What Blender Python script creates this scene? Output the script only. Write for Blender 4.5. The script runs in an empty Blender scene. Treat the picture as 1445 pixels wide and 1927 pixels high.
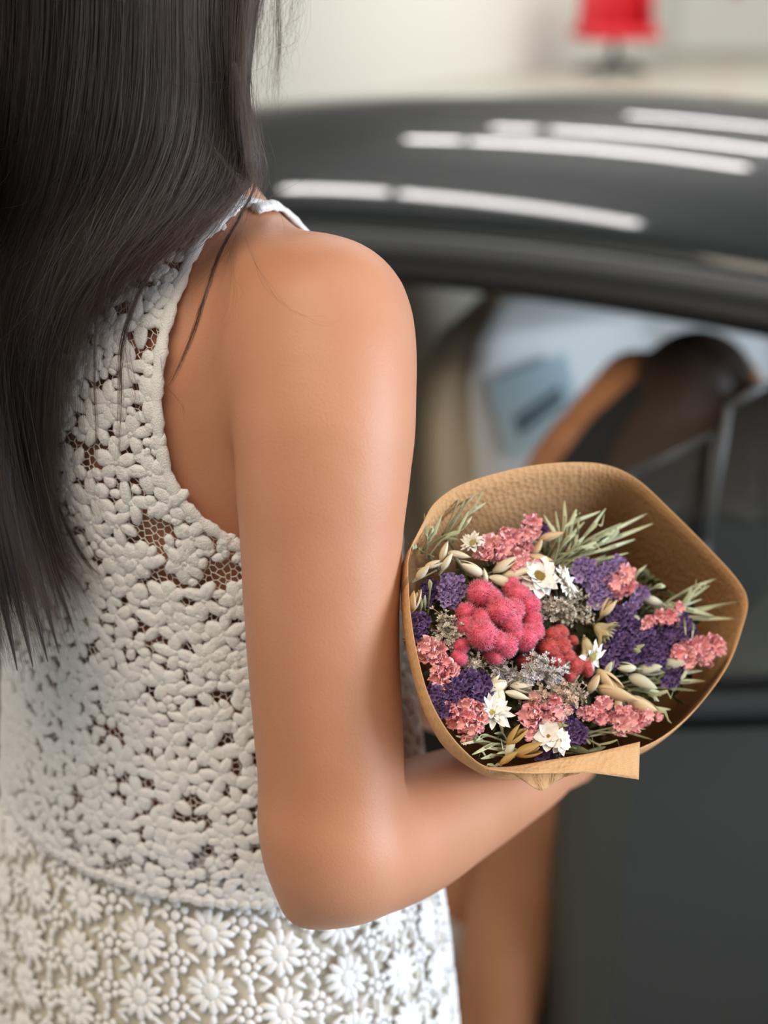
import bpy, bmesh, math, random
import numpy as np
from mathutils import Vector, Matrix, Quaternion
from mathutils.bvhtree import BVHTree
random.seed(7); RNG = np.random.default_rng(11)
R = math.radians
S = bpy.context.scene
COL = S.collection
# ------------------------------------------------------------------ camera
W, H = 1445.0, 1927.0
F = 2797.0                                   # focal length in pixels of the 1445x1927 frame
CAM_Z, PITCH = 1.62, R(21.5)
cd = bpy.data.cameras.new('camera'); cam = bpy.data.objects.new('camera', cd); COL.objects.link(cam)
cam.location = (0, 0, CAM_Z); cam.rotation_euler = (R(90) - PITCH, 0, 0)
cd.sensor_fit = 'VERTICAL'; cd.sensor_height = 36.0; cd.sensor_width = 27.0
cd.lens = 36.0 * F / H; cd.clip_start = 0.02; cd.clip_end = 200
cd.dof.use_dof = True; cd.dof.focus_distance = 0.765; cd.dof.aperture_fstop = 3.9
S.camera = cam
S.view_settings.view_transform = 'Standard'; S.view_settings.look = 'None'
S.view_settings.gamma = 1.0; S.view_settings.use_curve_mapping = False
S.view_settings.exposure = 0.06
# ------------------------------------------------------------------ light
wd = bpy.data.worlds.new('daylight'); S.world = wd; wd.use_nodes = True
bgn = wd.node_tree.nodes['Background']; bgn.inputs[0].default_value = (1.0, 0.97, 0.95, 1); bgn.inputs[1].default_value = 0.85
def area(name, loc, target, sx, sy, power, color):
    l = bpy.data.lights.new(name, 'AREA'); l.shape = 'RECTANGLE'; l.size = sx; l.size_y = sy
    l.energy = power; l.color = color
    o = bpy.data.objects.new(name, l); COL.objects.link(o); o.location = loc
    o.rotation_euler = (Vector(target) - Vector(loc)).to_track_quat('-Z', 'Y').to_euler()
    return o
area('window_daylight', (3.2, 0.0, 1.55), (0.0, 0.85, 1.1), 2.4, 2.0, 165, (0.78, 0.87, 1.0))
area('rear_fill_light', (5.0, 16.0, 3.3), (5.0, 16.5, 0), 9, 8, 560, (1.0, .97, .90))  # added fill with no fixture of its own, brightens the back walls and floor
area('showroom_light', (-0.6, -0.2, 3.4), (0.0, 1.0, 1.2), 1.6, 1.6, 50, (1.0, 0.84, 0.64))

CP, SP = math.cos(PITCH), math.sin(PITCH)
def P(px, py, d):
    """world point seen at a photograph pixel, d metres along the optical axis"""
    x = (px - W/2) / F * d; u = (H/2 - py) / F * d
    return Vector((x, d*CP + u*SP, CAM_Z - d*SP + u*CP))
def proj(v):
    y, z = v[1], v[2] - CAM_Z
    d = y*CP - z*SP; u = y*SP + z*CP
    return (W/2 + F*v[0]/d, H/2 - F*u/d, d)

# ------------------------------------------------------------------ helpers
def link(o, parent=None):
    COL.objects.link(o)
    if parent is not None:
        o.parent = parent; o.matrix_parent_inverse = parent.matrix_basis.inverted()
    return o
def tag(o, label=None, cat=None, group=None, kind=None):
    if label: o['label'] = label
    if cat: o['category'] = cat
    if group: o['group'] = group
    if kind: o['kind'] = kind
    return o
def thing(name, loc, label, cat, group=None):
    o = bpy.data.objects.new(name, None); o.location = loc; o.empty_display_size = 0.02
    COL.objects.link(o); return tag(o, label, cat, group)
def data(name, verts, faces, mat, smooth=True):
    me = bpy.data.meshes.new(name)
    if isinstance(verts, np.ndarray) and isinstance(faces, np.ndarray):
        n, k = faces.shape
        me.vertices.add(len(verts)); me.vertices.foreach_set('co', np.ascontiguousarray(verts, dtype=np.float32).ravel())
        me.loops.add(n*k); me.loops.foreach_set('vertex_index', np.ascontiguousarray(faces, dtype=np.int32).ravel())
        me.polygons.add(n); me.polygons.foreach_set('loop_start', np.arange(0, n*k, k, dtype=np.int32))
        me.update(calc_edges=True); me.validate()
    else:
        me.from_pydata([tuple(v) for v in verts], [], [tuple(f) for f in faces]); me.update()
    if smooth: me.polygons.foreach_set('use_smooth', [True]*len(me.polygons))
    for m in (mat if isinstance(mat, (list, tuple)) else [mat]):
        if m: me.materials.append(m)
    return me
def obj(name, verts, faces, mat, parent=None, smooth=True, kind=None):
    o = bpy.data.objects.new(name, data(name, verts, faces, mat, smooth)); link(o, parent)
    if kind: o['kind'] = kind
    return o
def inst(name, me, M, parent):
    o = bpy.data.objects.new(name, me); o.matrix_basis = M; return link(o, parent)
class MB:
    """collects shapes for one mesh"""
    def __init__(s): s.v = []; s.f = []
    def add(s, v, f):
        n = len(s.v); s.v += [tuple(x) for x in v]; s.f += [tuple(i + n for i in q) for q in f]; return s
    def box(s, c, d, rot=None, bev=0.0):
        c = Vector(c); hx, hy, hz = (x/2 for x in d)
        if bev > 0:
            bm = bmesh.new(); bmesh.ops.create_cube(bm, size=1)
            for v in bm.verts: v.co = Vector((v.co.x*2*hx, v.co.y*2*hy, v.co.z*2*hz))
            bmesh.ops.bevel(bm, geom=bm.edges[:], offset=bev, segments=3, profile=0.6, affect='EDGES')
            bm.verts.index_update()
            vs = [v.co.copy() for v in bm.verts]; fs = [[v.index for v in f.verts] for f in bm.faces]; bm.free()
        else:
            vs = [Vector((x, y, z)) for x in (-hx, hx) for y in (-hy, hy) for z in (-hz, hz)]
            fs = [(0,1,3,2),(4,6,7,5),(0,4,5,1),(2,3,7,6),(0,2,6,4),(1,5,7,3)]
        if rot is not None: vs = [rot @ v for v in vs]
        return s.add([v + c for v in vs], fs)
    def tube(s, pts, rad, n=8, flat=1.0, cap=True, up=None):
        pts = [Vector(p) for p in pts]; m = len(pts)
        rs = rad if isinstance(rad, (list, tuple)) else [rad]*m
        prev = None; vs = []; fs = []
        for i, p in enumerate(pts):
            t = (pts[min(i+1, m-1)] - pts[max(i-1, 0)]).normalized()
            if prev is None:
                a = Vector(up) if up else (Vector((0,0,1)) if abs(t.z) < .9 else Vector((1,0,0)))
            else: a = prev
            a = (a - t*a.dot(t));  a = a.normalized() if a.length > 1e-6 else t.orthogonal().normalized()
            b = t.cross(a); prev = a
            for k in range(n):
                q = 2*math.pi*k/n
                vs.append(p + a*(math.cos(q)*rs[i]*flat) + b*(math.sin(q)*rs[i]))
        for i in range(m-1):
            for k in range(n):
                fs.append((i*n+k, i*n+(k+1)%n, (i+1)*n+(k+1)%n, (i+1)*n+k))
        if cap: fs.append(tuple(range(n))[::-1]); fs.append(tuple((m-1)*n+k for k in range(n)))
        return s.add(vs, fs)
    def ball(s, c, r, seg=10, ring=7, M=None):
        vs, fs = sphere(seg, ring); c = Vector(c)
        r = (r, r, r) if not isinstance(r, (tuple, list)) else r
        vs = [Vector((v[0]*r[0], v[1]*r[1], v[2]*r[2])) for v in vs]
        if M is not None: vs = [M @ v for v in vs]
        return s.add([v + c for v in vs], fs)
    def grid(s, pts, closed=False):
        n, m = len(pts), len(pts[0]); vs = [p for r in pts for p in r]; fs = []
        for i in range(n-1):
            for j in range(m if closed else m-1):
                fs.append((i*m+j, i*m+(j+1) % m, (i+1)*m+(j+1) % m, (i+1)*m+j))
        return s.add(vs, fs)
    def build(s, name, mat, parent=None, smooth=True, kind=None): return obj(name, s.v, s.f, mat, parent, smooth, kind)
def sphere(seg, ring):
    vs = [(0, 0, 1)]; fs = []
    for i in range(1, ring):
        a = math.pi*i/ring
        for k in range(seg):
            b = 2*math.pi*k/seg; vs.append((math.sin(a)*math.cos(b), math.sin(a)*math.sin(b), math.cos(a)))
    vs.append((0, 0, -1)); e = len(vs)-1
    for k in range(seg):
        fs.append((0, 1+k, 1+(k+1) % seg)); fs.append((e, e-seg+(k+1) % seg, e-seg+k))
    for i in range(ring-2):
        for k in range(seg):
            a = 1+i*seg
            fs.append((a+k, a+seg+k, a+seg+(k+1) % seg, a+(k+1) % seg))
    return vs, fs
def many(tv, tf, Ms):
    """template mesh repeated with an array of 4x4 matrices -> verts, faces (numpy)"""
    tv = np.asarray(tv, float); tf = np.asarray(tf, int); Ms = np.asarray(Ms, float)
    v = np.einsum('nij,vj->nvi', Ms[:, :3, :3], tv) + Ms[:, None, :3, 3]
    f = tf[None] + (np.arange(len(Ms))*len(tv))[:, None, None]
    return v.reshape(-1, 3), f.reshape(-1, tf.shape[1])
def tri(fs):
    out = []
    for f in fs:
        for i in range(1, len(f)-1): out.append((f[0], f[i], f[i+1]))
    return np.array(out)
def frame(z, x=None):
    z = Vector(z).normalized(); x = Vector(x) if x is not None else z.orthogonal()
    x = x - z*x.dot(z); x = x.normalized() if x.length > 1e-6 else z.orthogonal().normalized()
    return Matrix((x, z.cross(x), z)).transposed()
def spline(pts, n):
    """Catmull-Rom through pts (sequence of equal length tuples) sampled at n points"""
    p = np.array([tuple(q) for q in pts], float); m = len(p)
    p = np.vstack([2*p[0]-p[1], p, 2*p[-1]-p[-2]])
    out = []
    for t in np.linspace(0, m-1-1e-6, n):
        i = int(t); u = t-i; a, b, c, d = p[i:i+4]
        out.append(.5*((2*b)+(-a+c)*u+(2*a-5*b+4*c-d)*u*u+(-a+3*b-3*c+d)*u**3))
    return np.array(out)

# ------------------------------------------------------------------ signed-distance bodies (one continuous surface each)
class Sdf:
    def __init__(s, lo, hi, h):
        s.h = h; s.lo = np.array(lo, float); s.n = np.ceil((np.array(hi)-s.lo)/h).astype(int)+1
        s.F = np.full(s.n, 1.0, np.float32)
    def add(s, fn, lo, hi, k=0.012, sub=False):
        m = k*1.6+s.h*2
        a = np.clip(np.floor((np.array(lo)-m-s.lo)/s.h).astype(int), 0, s.n); b = np.clip(np.ceil((np.array(hi)+m-s.lo)/s.h).astype(int)+1, 0, s.n)
        if (b <= a).any(): return
        ax = [s.lo[i]+s.h*np.arange(a[i], b[i]) for i in range(3)]
        X = np.stack(np.meshgrid(*ax, indexing='ij'), -1)
        d = fn(X).astype(np.float32); sl = tuple(slice(a[i], b[i]) for i in range(3)); f = s.F[sl]
        if sub: d = -d; hh = np.maximum(k-np.abs(f-d), 0)/k; s.F[sl] = np.maximum(f, d)+hh*hh*k*.25
        else: hh = np.maximum(k-np.abs(f-d), 0)/k; s.F[sl] = np.minimum(f, d)-hh*hh*k*.25
    def cone(s, p, r, q, t, k=0.012):
        p, q = np.array(p, float), np.array(q, float); e = q-p; L = e@e
        def fn(X):
            u = np.clip(((X-p)@e)/L, 0, 1)
            return np.linalg.norm(X-p-u[..., None]*e, axis=-1)-(r+(t-r)*u)
        s.add(fn, np.minimum(p-r, q-t), np.maximum(p+r, q+t), k)
    def chain(s, pts, rs, k=0.012, n=0):
        """one tapering limb through the points (a smooth curve when n > 0), blended into what is there by k"""
        if n: q = spline([(*p, r) for p, r in zip(pts, rs)], n); pts, rs = q[:, :3], q[:, 3]
        pts = [np.array(p, float) for p in pts]
        def fn(X):
            d = np.full(X.shape[:-1], 9.0)
            for i in range(len(pts)-1):
                e = pts[i+1]-pts[i]; u = np.clip(((X-pts[i])@e)/(e@e), 0, 1)
                d = np.minimum(d, np.linalg.norm(X-pts[i]-u[..., None]*e, axis=-1)-(rs[i]+(rs[i+1]-rs[i])*u))
            return d
        A = np.array(pts); r = np.array(rs)[:, None]
        s.add(fn, (A-r).min(0), (A+r).max(0), k)
    def ell(s, c, r, M=None, k=0.012, sub=False):
        c = np.array(c, float); r = np.array(r, float); A = np.array(M) if M is not None else np.eye(3)
        def fn(X):
            q = (X-c)@A; a = np.linalg.norm(q/r, axis=-1); b = np.linalg.norm(q/(r*r), axis=-1)
            return a*(a-1)/np.maximum(b, 1e-6)
        e = r.max(); s.add(fn, c-e, c+e, k, sub)
    def mesh(s):
        Fd = s.F; n = np.array(Fd.shape); ins = Fd < 0
        cnt = np.zeros(n-1, int)
        off = [(i, j, k) for i in (0, 1) for j in (0, 1) for k in (0, 1)]
        for i, j, k in off: cnt += ins[i:n[0]-1+i, j:n[1]-1+j, k:n[2]-1+k]
        act = np.argwhere((cnt > 0) & (cnt < 8)); idx = np.full(n-1, -1, int); idx[tuple(act.T)] = np.arange(len(act))
        acc = np.zeros((len(act), 3)); c = np.zeros(len(act))
        for ax in range(3):
            o = [x for x in range(3) if x != ax]
            for u in (0, 1):
                for v in (0, 1):
                    d0 = [0, 0, 0]; d0[o[0]] = u; d0[o[1]] = v; d1 = list(d0); d1[ax] = 1
                    f0 = Fd[tuple((act+d0).T)]; f1 = Fd[tuple((act+d1).T)]; m = (f0 < 0) != (f1 < 0)
                    t = np.where(m, f0/np.where(f0 == f1, 1, f0-f1), 0)
                    q = np.tile(np.array(d0, float), (len(act), 1)); q[:, ax] = t
                    acc[m] += q[m]; c[m] += 1
        V = s.lo+s.h*(act+acc/c[:, None]); faces = []
        for ax in range(3):
            a, b = (ax+1) % 3, (ax+2) % 3
            sl0 = [slice(1, -1)]*3; sl0[ax] = slice(0, -1); sl1 = list(sl0); sl1[ax] = slice(1, None)
            i0 = ins[tuple(sl0)]; i1 = ins[tuple(sl1)]
            e = np.argwhere(i0 != i1); flip = i1[tuple(e.T)]
            base = e.copy(); base[:, a] += 1; base[:, b] += 1
            qs = []
            for da, db in ((-1, -1), (0, -1), (0, 0), (-1, 0)):
                q = base.copy(); q[:, a] += da; q[:, b] += db; qs.append(idx[tuple(q.T)])
            q = np.stack(qs, 1); q[flip] = q[flip][:, ::-1]; faces.append(q)
        Fc = np.vstack(faces); Fc = Fc[(Fc >= 0).all(1)]
        # two light smoothing passes
        for _ in range(3):
            sm = np.zeros_like(V); w = np.zeros(len(V))
            for i in range(4):
                np.add.at(sm, Fc[:, i], V[Fc[:, (i+1) % 4]]); np.add.at(w, Fc[:, i], 1)
                np.add.at(sm, Fc[:, (i+1) % 4], V[Fc[:, i]]); np.add.at(w, Fc[:, (i+1) % 4], 1)
            V = V*.5+.5*sm/w[:, None]
        return V, Fc
# ------------------------------------------------------------------ materials
def mat(name, color, rough=0.6, metal=0.0, spec=0.5, coat=0.0, bump=None, var=None, sss=0.0, sheen=0.0, trans=0.0):
    """bump=(scale, strength, distance) noise bump; var=(second colour, scale, detail) noise mix of colours"""
    m = bpy.data.materials.new(name); m.use_nodes = True; nt = m.node_tree; b = nt.nodes['Principled BSDF']
    b.inputs['Base Color'].default_value = (*color, 1); b.inputs['Roughness'].default_value = rough
    b.inputs['Metallic'].default_value = metal; b.inputs['Specular IOR Level'].default_value = spec
    b.inputs['Coat Weight'].default_value = coat; b.inputs['Coat Roughness'].default_value = .03
    if sss:
        b.inputs['Subsurface Weight'].default_value = sss; b.inputs['Subsurface Radius'].default_value = (1, .35, .2)
        b.inputs['Subsurface Scale'].default_value = .006
    if sheen: b.inputs['Sheen Weight'].default_value = sheen
    tc = nt.nodes.new('ShaderNodeTexCoord')
    if var:
        n = nt.nodes.new('ShaderNodeTexNoise'); n.inputs['Scale'].default_value = var[1]; n.inputs['Detail'].default_value = var[2]
        r = nt.nodes.new('ShaderNodeValToRGB'); r.color_ramp.elements[0].position = .35; r.color_ramp.elements[1].position = .65
        r.color_ramp.elements[0].color = (*color, 1); r.color_ramp.elements[1].color = (*var[0], 1)
        nt.links.new(tc.outputs['Object'], n.inputs['Vector']); nt.links.new(n.outputs['Fac'], r.inputs['Fac'])
        nt.links.new(r.outputs['Color'], b.inputs['Base Color'])
    if bump:
        n = nt.nodes.new('ShaderNodeTexNoise'); n.inputs['Scale'].default_value = bump[0]; n.inputs['Detail'].default_value = 3
        k = nt.nodes.new('ShaderNodeBump'); k.inputs['Strength'].default_value = bump[1]; k.inputs['Distance'].default_value = bump[2]
        nt.links.new(tc.outputs['Object'], n.inputs['Vector']); nt.links.new(n.outputs['Fac'], k.inputs['Height'])
        nt.links.new(k.outputs['Normal'], b.inputs['Normal'])
    return m
def glass(name, tint, fac):
    m = bpy.data.materials.new(name); m.use_nodes = True; nt = m.node_tree; nt.nodes.clear()
    o = nt.nodes.new('ShaderNodeOutputMaterial'); t = nt.nodes.new('ShaderNodeBsdfTransparent'); g = nt.nodes.new('ShaderNodeBsdfGlossy')
    t.inputs[0].default_value = (*tint, 1); g.inputs['Roughness'].default_value = .02
    f = nt.nodes.new('ShaderNodeFresnel'); f.inputs[0].default_value = 1.5
    a = nt.nodes.new('ShaderNodeMath'); a.operation = 'MULTIPLY'; a.inputs[1].default_value = fac
    mx = nt.nodes.new('ShaderNodeMixShader')
    nt.links.new(f.outputs[0], a.inputs[0]); nt.links.new(a.outputs[0], mx.inputs[0]); nt.links.new(t.outputs[0], mx.inputs[1])
    nt.links.new(g.outputs[0], mx.inputs[2]); nt.links.new(mx.outputs[0], o.inputs[0]); return m
def emit(name, color, strength):
    m = bpy.data.materials.new(name); m.use_nodes = True; nt = m.node_tree; nt.nodes.clear()
    o = nt.nodes.new('ShaderNodeOutputMaterial'); e = nt.nodes.new('ShaderNodeEmission'); e.inputs[0].default_value = (*color, 1); e.inputs[1].default_value = strength
    nt.links.new(e.outputs[0], o.inputs[0]); return m
M = {}
M['skin'] = mat('skin', (.46, .205, .108), .46, var=((.53, .25, .145), 9, 2), bump=(700, .3, .0006), sss=.12, spec=.4)
M['skin_two'] = mat('skin_two', (.44, .19, .085), .5, var=((.50, .23, .11), 9, 2), sss=.1, spec=.3)
M['hair'] = mat('hair', (.012, .009, .008), .38, spec=.5)
M['hair_two'] = mat('hair_two', (.05, .03, .02), .5, spec=.4)
M['lace'] = mat('lace', (.77, .77, .765), .85, bump=(1100, .8, .0009), sheen=.2)
M['net'] = mat('net', (.80, .77, .74), .85)
M['skirt'] = mat('skirt', (.83, .83, .82), .85, bump=(1200, .4, .0006))
M['lining'] = mat('lining', (.66, .61, .51), .8)
M['white_shoe'] = mat('white_shoe', (.75, .75, .73), .6)
M['navy'] = mat('navy', (.03, .035, .12), .85)
M['dark_cloth'] = mat('dark_cloth', (.02, .022, .022), .9)
M['nail'] = mat('nail', (.62, .36, .28), .25)
M['eye'] = mat('eye', (.75, .74, .72), .2)
M['paint'] = mat('paint', (.012, .016, .016), .4, metal=0.0, spec=.2, coat=1.0)
M['rubber'] = mat('rubber', (.008, .009, .009), .5)
M['trim'] = mat('trim', (.07, .075, .075), .4)
M['interior'] = mat('interior', (.02, .022, .022), .8)
M['door_edge'] = mat('door_edge', (.06, .07, .058), .45)
M['beige'] = mat('beige', (.68, .60, .49), .7)
M['seat_leather'] = mat('seat_leather', (.66, .57, .43), .5)
M['cover'] = mat('cover', (.82, .82, .82), .28, spec=.5)
M['label_blue'] = mat('label_blue', (.56, .74, .82), .5)
M['label_ink'] = mat('label_ink', (.06, .11, .14), .5)
M['glass'] = glass('glass', (.62, .66, .65), 1.0)
M['floor'] = mat('floor', (.44, .425, .38), .35, spec=.4, var=((.48, .46, .41), 1.5, 3))
M['wall'] = mat('wall', (.78, .78, .75), .8)
M['wall_dim'] = mat('wall_dim', (.12, .115, .11), .9)
M['ceiling'] = mat('ceiling', (.42, .43, .43), .9)
M['red'] = mat('red', (.62, .012, .028), .5)
M['black'] = mat('black', (.012, .013, .012), .45)
M['chrome'] = mat('chrome', (.6, .6, .6), .2, metal=1)
M['rim'] = mat('rim', (.5, .5, .5), .3, metal=1)
M['tube'] = emit('tube', (1.0, .96, .95), 20)
# ------------------------------------------------------------------ the room
MB().box((3, 11, -.05), (30, 34, .1)).build('floor', M['floor'], smooth=False)['kind'] = 'structure'
def wallseg(name, a, b, h, m):
    a, b = Vector((*a, 0)), Vector((*b, 0)); d = (b-a).normalized(); n = Vector((-d.y, d.x, 0))
    rot = Matrix((d, n, Vector((0, 0, 1)))).transposed()
    o = MB().box((a+b)/2+n*.06+Vector((0, 0, h/2)), ((b-a).length, .12, h), rot).build(name, m, smooth=False); o['kind'] = 'structure'; return o
wallseg('wall_left', (-6.5, 7.2), (4.2, 22.0), 3.6, M['wall'])
wallseg('wall_back', (4.2, 22.0), (15.5, 22.0), 3.6, M['wall'])
MB().box((4, 12, 3.66), (24, 24, .12)).build('ceiling', M['ceiling'], smooth=False)['kind'] = 'structure'

wallseg('unseen_dark_wall', (9, -3.2), (-8, -3.2), 3.6, M['wall_dim'])  # unseen dark wall added behind the camera to keep the door's reflections dim
def tube_lamp(a, b, label):
    a, b = Vector(a), Vector(b); c = (a+b)/2; t = thing('tube_lamp', c, label, 'lamp', 'ceiling tube lamps')
    MB().tube([a, b], .036, 10).build('tube', M['tube'], t)
    d = (b-a).normalized(); rot = Matrix((d, Vector((0, 0, 1)).cross(d), Vector((0, 0, 1)))).transposed()
    MB().box(c+Vector((0, 0, .07)), ((b-a).length+.06, .11, .06), rot, .01).build('housing', M['ceiling'], t)
    for q in (.2, .8):
        p = a.lerp(b, q); MB().tube([p+Vector((0, 0, .09)), (p.x, p.y, 3.6)], .006, 6).build('hanger', M['chrome'], t)
def row(p, u0, u1):                                # along the rows of lamps, p metres across
    A = Vector((.65*p, .76*p, 3.4)); d = Vector((.76, -.65, 0)); return A+d*u0, A+d*u1
for p, u0, u1, lb in ((2.50, -3.60, -3.02, 'short white ceiling tube lamp at the start of the row nearest the woman'), (2.50, -2.92, -1.88, 'long white ceiling tube lamp in the row nearest the woman'),
                  (3.85, -3.75, -3.47, 'short white ceiling tube lamp starting the second row over the car'), (3.85, -3.38, -2.05, 'long white ceiling tube lamp in the second row over the car'),
                  (4.60, -3.75, -3.52, 'short white ceiling tube lamp starting the third row over the car'), (4.60, -3.40, -1.0, 'long white ceiling tube lamp in the third row over the car'),
                  (6.4, -4.0, -0.5, 'long white ceiling tube lamp in the row beyond the car')): tube_lamp(*row(p, u0, u1), lb)
# ------------------------------------------------------------------ the car: s forward (to the right and nearer), t across (away), z up
EF = Vector((math.cos(R(-28)), math.sin(R(-28)), 0)); EN = Vector((-EF.y, EF.x, 0)); R0 = Vector((.013, 2.076, 0))
def C(s, t, z): return R0+EF*s+EN*t+Vector((0, 0, z))
CROT = Matrix((EF, EN, Vector((0, 0, 1)))).transposed()
TW = 1.06
def rz(s):                                       # rail height along the car
    x = [-1.9, -1.5, -1.1, -.7, -.35, 0, .4, .8, 1.1, 1.5]; y = [.86, .98, 1.08, 1.155, 1.20, 1.222, 1.218, 1.185, 1.12, .95]
    return float(np.interp(s, x, y))
def crown(t): u = abs(2*t/TW-1); return .135*(1-u**2.3)
car = thing('car', C(0, .5, 0), 'dark grey glossy car with its near door standing open', 'car')
ss = [float(x) for x in np.linspace(-1.15, .82, 36)]; tt = [float(x) for x in np.linspace(0, TW, 25)]
def rzs(s): return sum(rz(s+d) for d in (-.18, -.09, 0, .09, .18))/5
roofp = lambda s, t: C(s, t, rzs(s)+crown(t))
r = MB().grid([[roofp(s, t) for t in tt] for s in ss]).build('roof', M['paint'], car)
r.modifiers.new('thickness', 'SOLIDIFY').thickness = .012; r.modifiers['thickness'].offset = -1
# headliner, seams, rail seal
MB().grid([[roofp(s, t)-Vector((0, 0, .03)) for t in tt[1:-1]] for s in ss[2:-2]]).build('headliner', M['interior'], car)
MB().tube([roofp(-.07, t)+Vector((0, 0, .001)) for t in tt], .0025, 6).build('roof_seam', M['rubber'], car)
for t0 in (0.0, TW):
    sg = -1 if t0 == 0 else 1
    MB().tube([C(s, t0+sg*.012, rzs(s)-.012) for s in ss], .016, 8, 1.2).build('roof_rail', M['trim'], car)
    MB().tube([C(s, t0+sg*.022, rzs(s)-.042) for s in np.linspace(-.10, .82, 18)], .018, 8, 1.2).build('door_seal', M['rubber'], car)
# body sides: section from the rail down to the sill; the near one is open between the pillars
def sec(s, side):
    g = -1 if side == 0 else 1; t0 = 0 if side == 0 else TW
    belt = .80; top = rzs(s)-.02; bulge = .30*max(0, min(1, (top-.55)/.6))
    return [C(s, t0+g*w, z) for w, z in ((.0, top), (bulge*.45, (top+belt)/2+.02), (bulge*.9, belt), (.33, .70), (.35, .55), (.33, .38), (.29, .24))]
def side_panel(a, b, side, n, name):
    o = MB().grid([sec(s, side) for s in np.linspace(a, b, n)]).build(name, M['paint'], car)
    k = o.modifiers.new('thickness', 'SOLIDIFY'); k.thickness = .02; k.offset = 0; return o
side_panel(-2.0, -.13, 0, 16, 'rear_quarter_panel')
side_panel(-2.0, -.30, 1, 16, 'rear_quarter_panel')
# window corner of the near opening (rounded)
cn = [C(-.10+.10*(1-math.cos(q))-.02, -.01-.09*(1-math.sin(q)), rzs(-.1)-.03-.10*(1-math.sin(q))) for q in np.linspace(R(90), R(0), 8)]
MB().tube(cn+[C(-.10, -.27, .80), C(-.10, -.30, .45)], .022, 8).build('door_seal', M['rubber'], car)
# far side below the belt and its pillars
far = [[C(s, TW+w, z) for w, z in ((.27, .80), (.33, .70), (.35, .55), (.33, .38), (.29, .24))] for s in np.linspace(-.3, 1.1, 12)]
fo = MB().grid(far).build('far_side_panel', M['paint'], car); fo.modifiers.new('t', 'SOLIDIFY').thickness = .02
MB().tube([C(.02, TW+.01, rzs(0)-.02), C(.02, TW+.27, .8)], .05, 8, .5).build('door_pillar', M['interior'], car)
MB().grid([[C(s, TW+w, z) for w, z in ((.01, rzs(s)-.03), (.27, .80))] for s in np.linspace(-.28, .8, 8)]).build('side_window', M['glass'], car)
# windscreen, front pillars, bonnet, rear glass, tail
ws = [[C(.82+.62*u, t*TW+(t-.5)*.25*u, (rzs(.82)+crown(t*TW))*(1-u)+(.86+.06*(1-(2*t-1)**2))*u) for t in np.linspace(0, 1, 9)] for u in np.linspace(0, 1, 6)]
MB().grid(ws).build('windscreen', M['glass'], car)
for t in (0, 1):
    MB().tube([ws[i][0 if t == 0 else -1] for i in range(6)], .03, 8).build('windscreen_pillar', M['paint'], car)
hd = [[C(1.40+1.0*u, -.28+(TW+.56)*w, .86+.07*(1-(2*w-1)**2)-.16*u*u) for w in np.linspace(0, 1, 11)] for u in np.linspace(0, 1, 8)]
MB().grid(hd).build('bonnet', M['paint'], car)
side_panel(1.12, 2.4, 0, 10, 'front_wing'); side_panel(1.12, 2.4, 1, 10, 'front_wing')
MB().box(C(2.42, TW/2, .48), (.16, TW+.6, .5), CROT, .06).build('front_bumper', M['paint'], car)
rg = [[C(-1.15-.75*u, t*TW+(t-.5)*.3*u, (rzs(-1.15)+crown(t*TW))*(1-u)+.84*u) for t in np.linspace(0, 1, 9)] for u in np.linspace(0, 1, 6)]
MB().grid(rg).build('rear_window', M['glass'], car)
MB().box(C(-1.98, TW/2, .55), (.16, TW+.6, .62), CROT, .06).build('rear_bumper', M['paint'], car)
MB().box(C(-.0, TW/2, .27), (3.8, TW+.5, .08), CROT, .02).build('floor_pan', M['interior'], car)
MB().box(C(.45, -.28, .30), (1.25, .20, .12), CROT, .03).build('door_sill', M['trim'], car)
MB().box(C(1.12, TW/2, .72), (.40, TW+.3, .30), CROT, .08).build('dashboard', M['interior'], car)
for s in (-1.35, 1.75):
    for t in (-.22, TW+.22):
        w = MB(); rot = CROT @ Matrix.Rotation(R(90), 3, 'X')
        prof = [(.19, -.09), (.27, -.095), (.30, -.07), (.31, 0), (.30, .07), (.27, .095), (.19, .09)]
        w.grid([[C(s, t, .31)+rot @ Vector((q*math.cos(a), q*math.sin(a), y)) for q, y in prof] for a in np.linspace(0, 2*math.pi, 33)])
        wo = w.build('tyre', M['rubber'], car)
        k = MB()
        for i in range(5):
            a = 2*math.pi*i/5
            k.box(C(s, t, .31)+rot @ Vector((.1*math.cos(a), .1*math.sin(a), 0)), (.19, .04, .05), rot @ Matrix.Rotation(a, 3, 'Z'), .008)
        k.tube([C(s, t-.05, .31), C(s, t+.05, .31)], .04, 12)
        k.grid([[C(s, t, .31)+rot @ Vector((q*math.cos(a), q*math.sin(a), y)) for q, y in ((.19, -.09), (.175, -.05), (.175, .05), (.19, .09))] for a in np.linspace(0, 2*math.pi, 25)])
        k.build('wheel_rim', M['rim'], wo)
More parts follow.
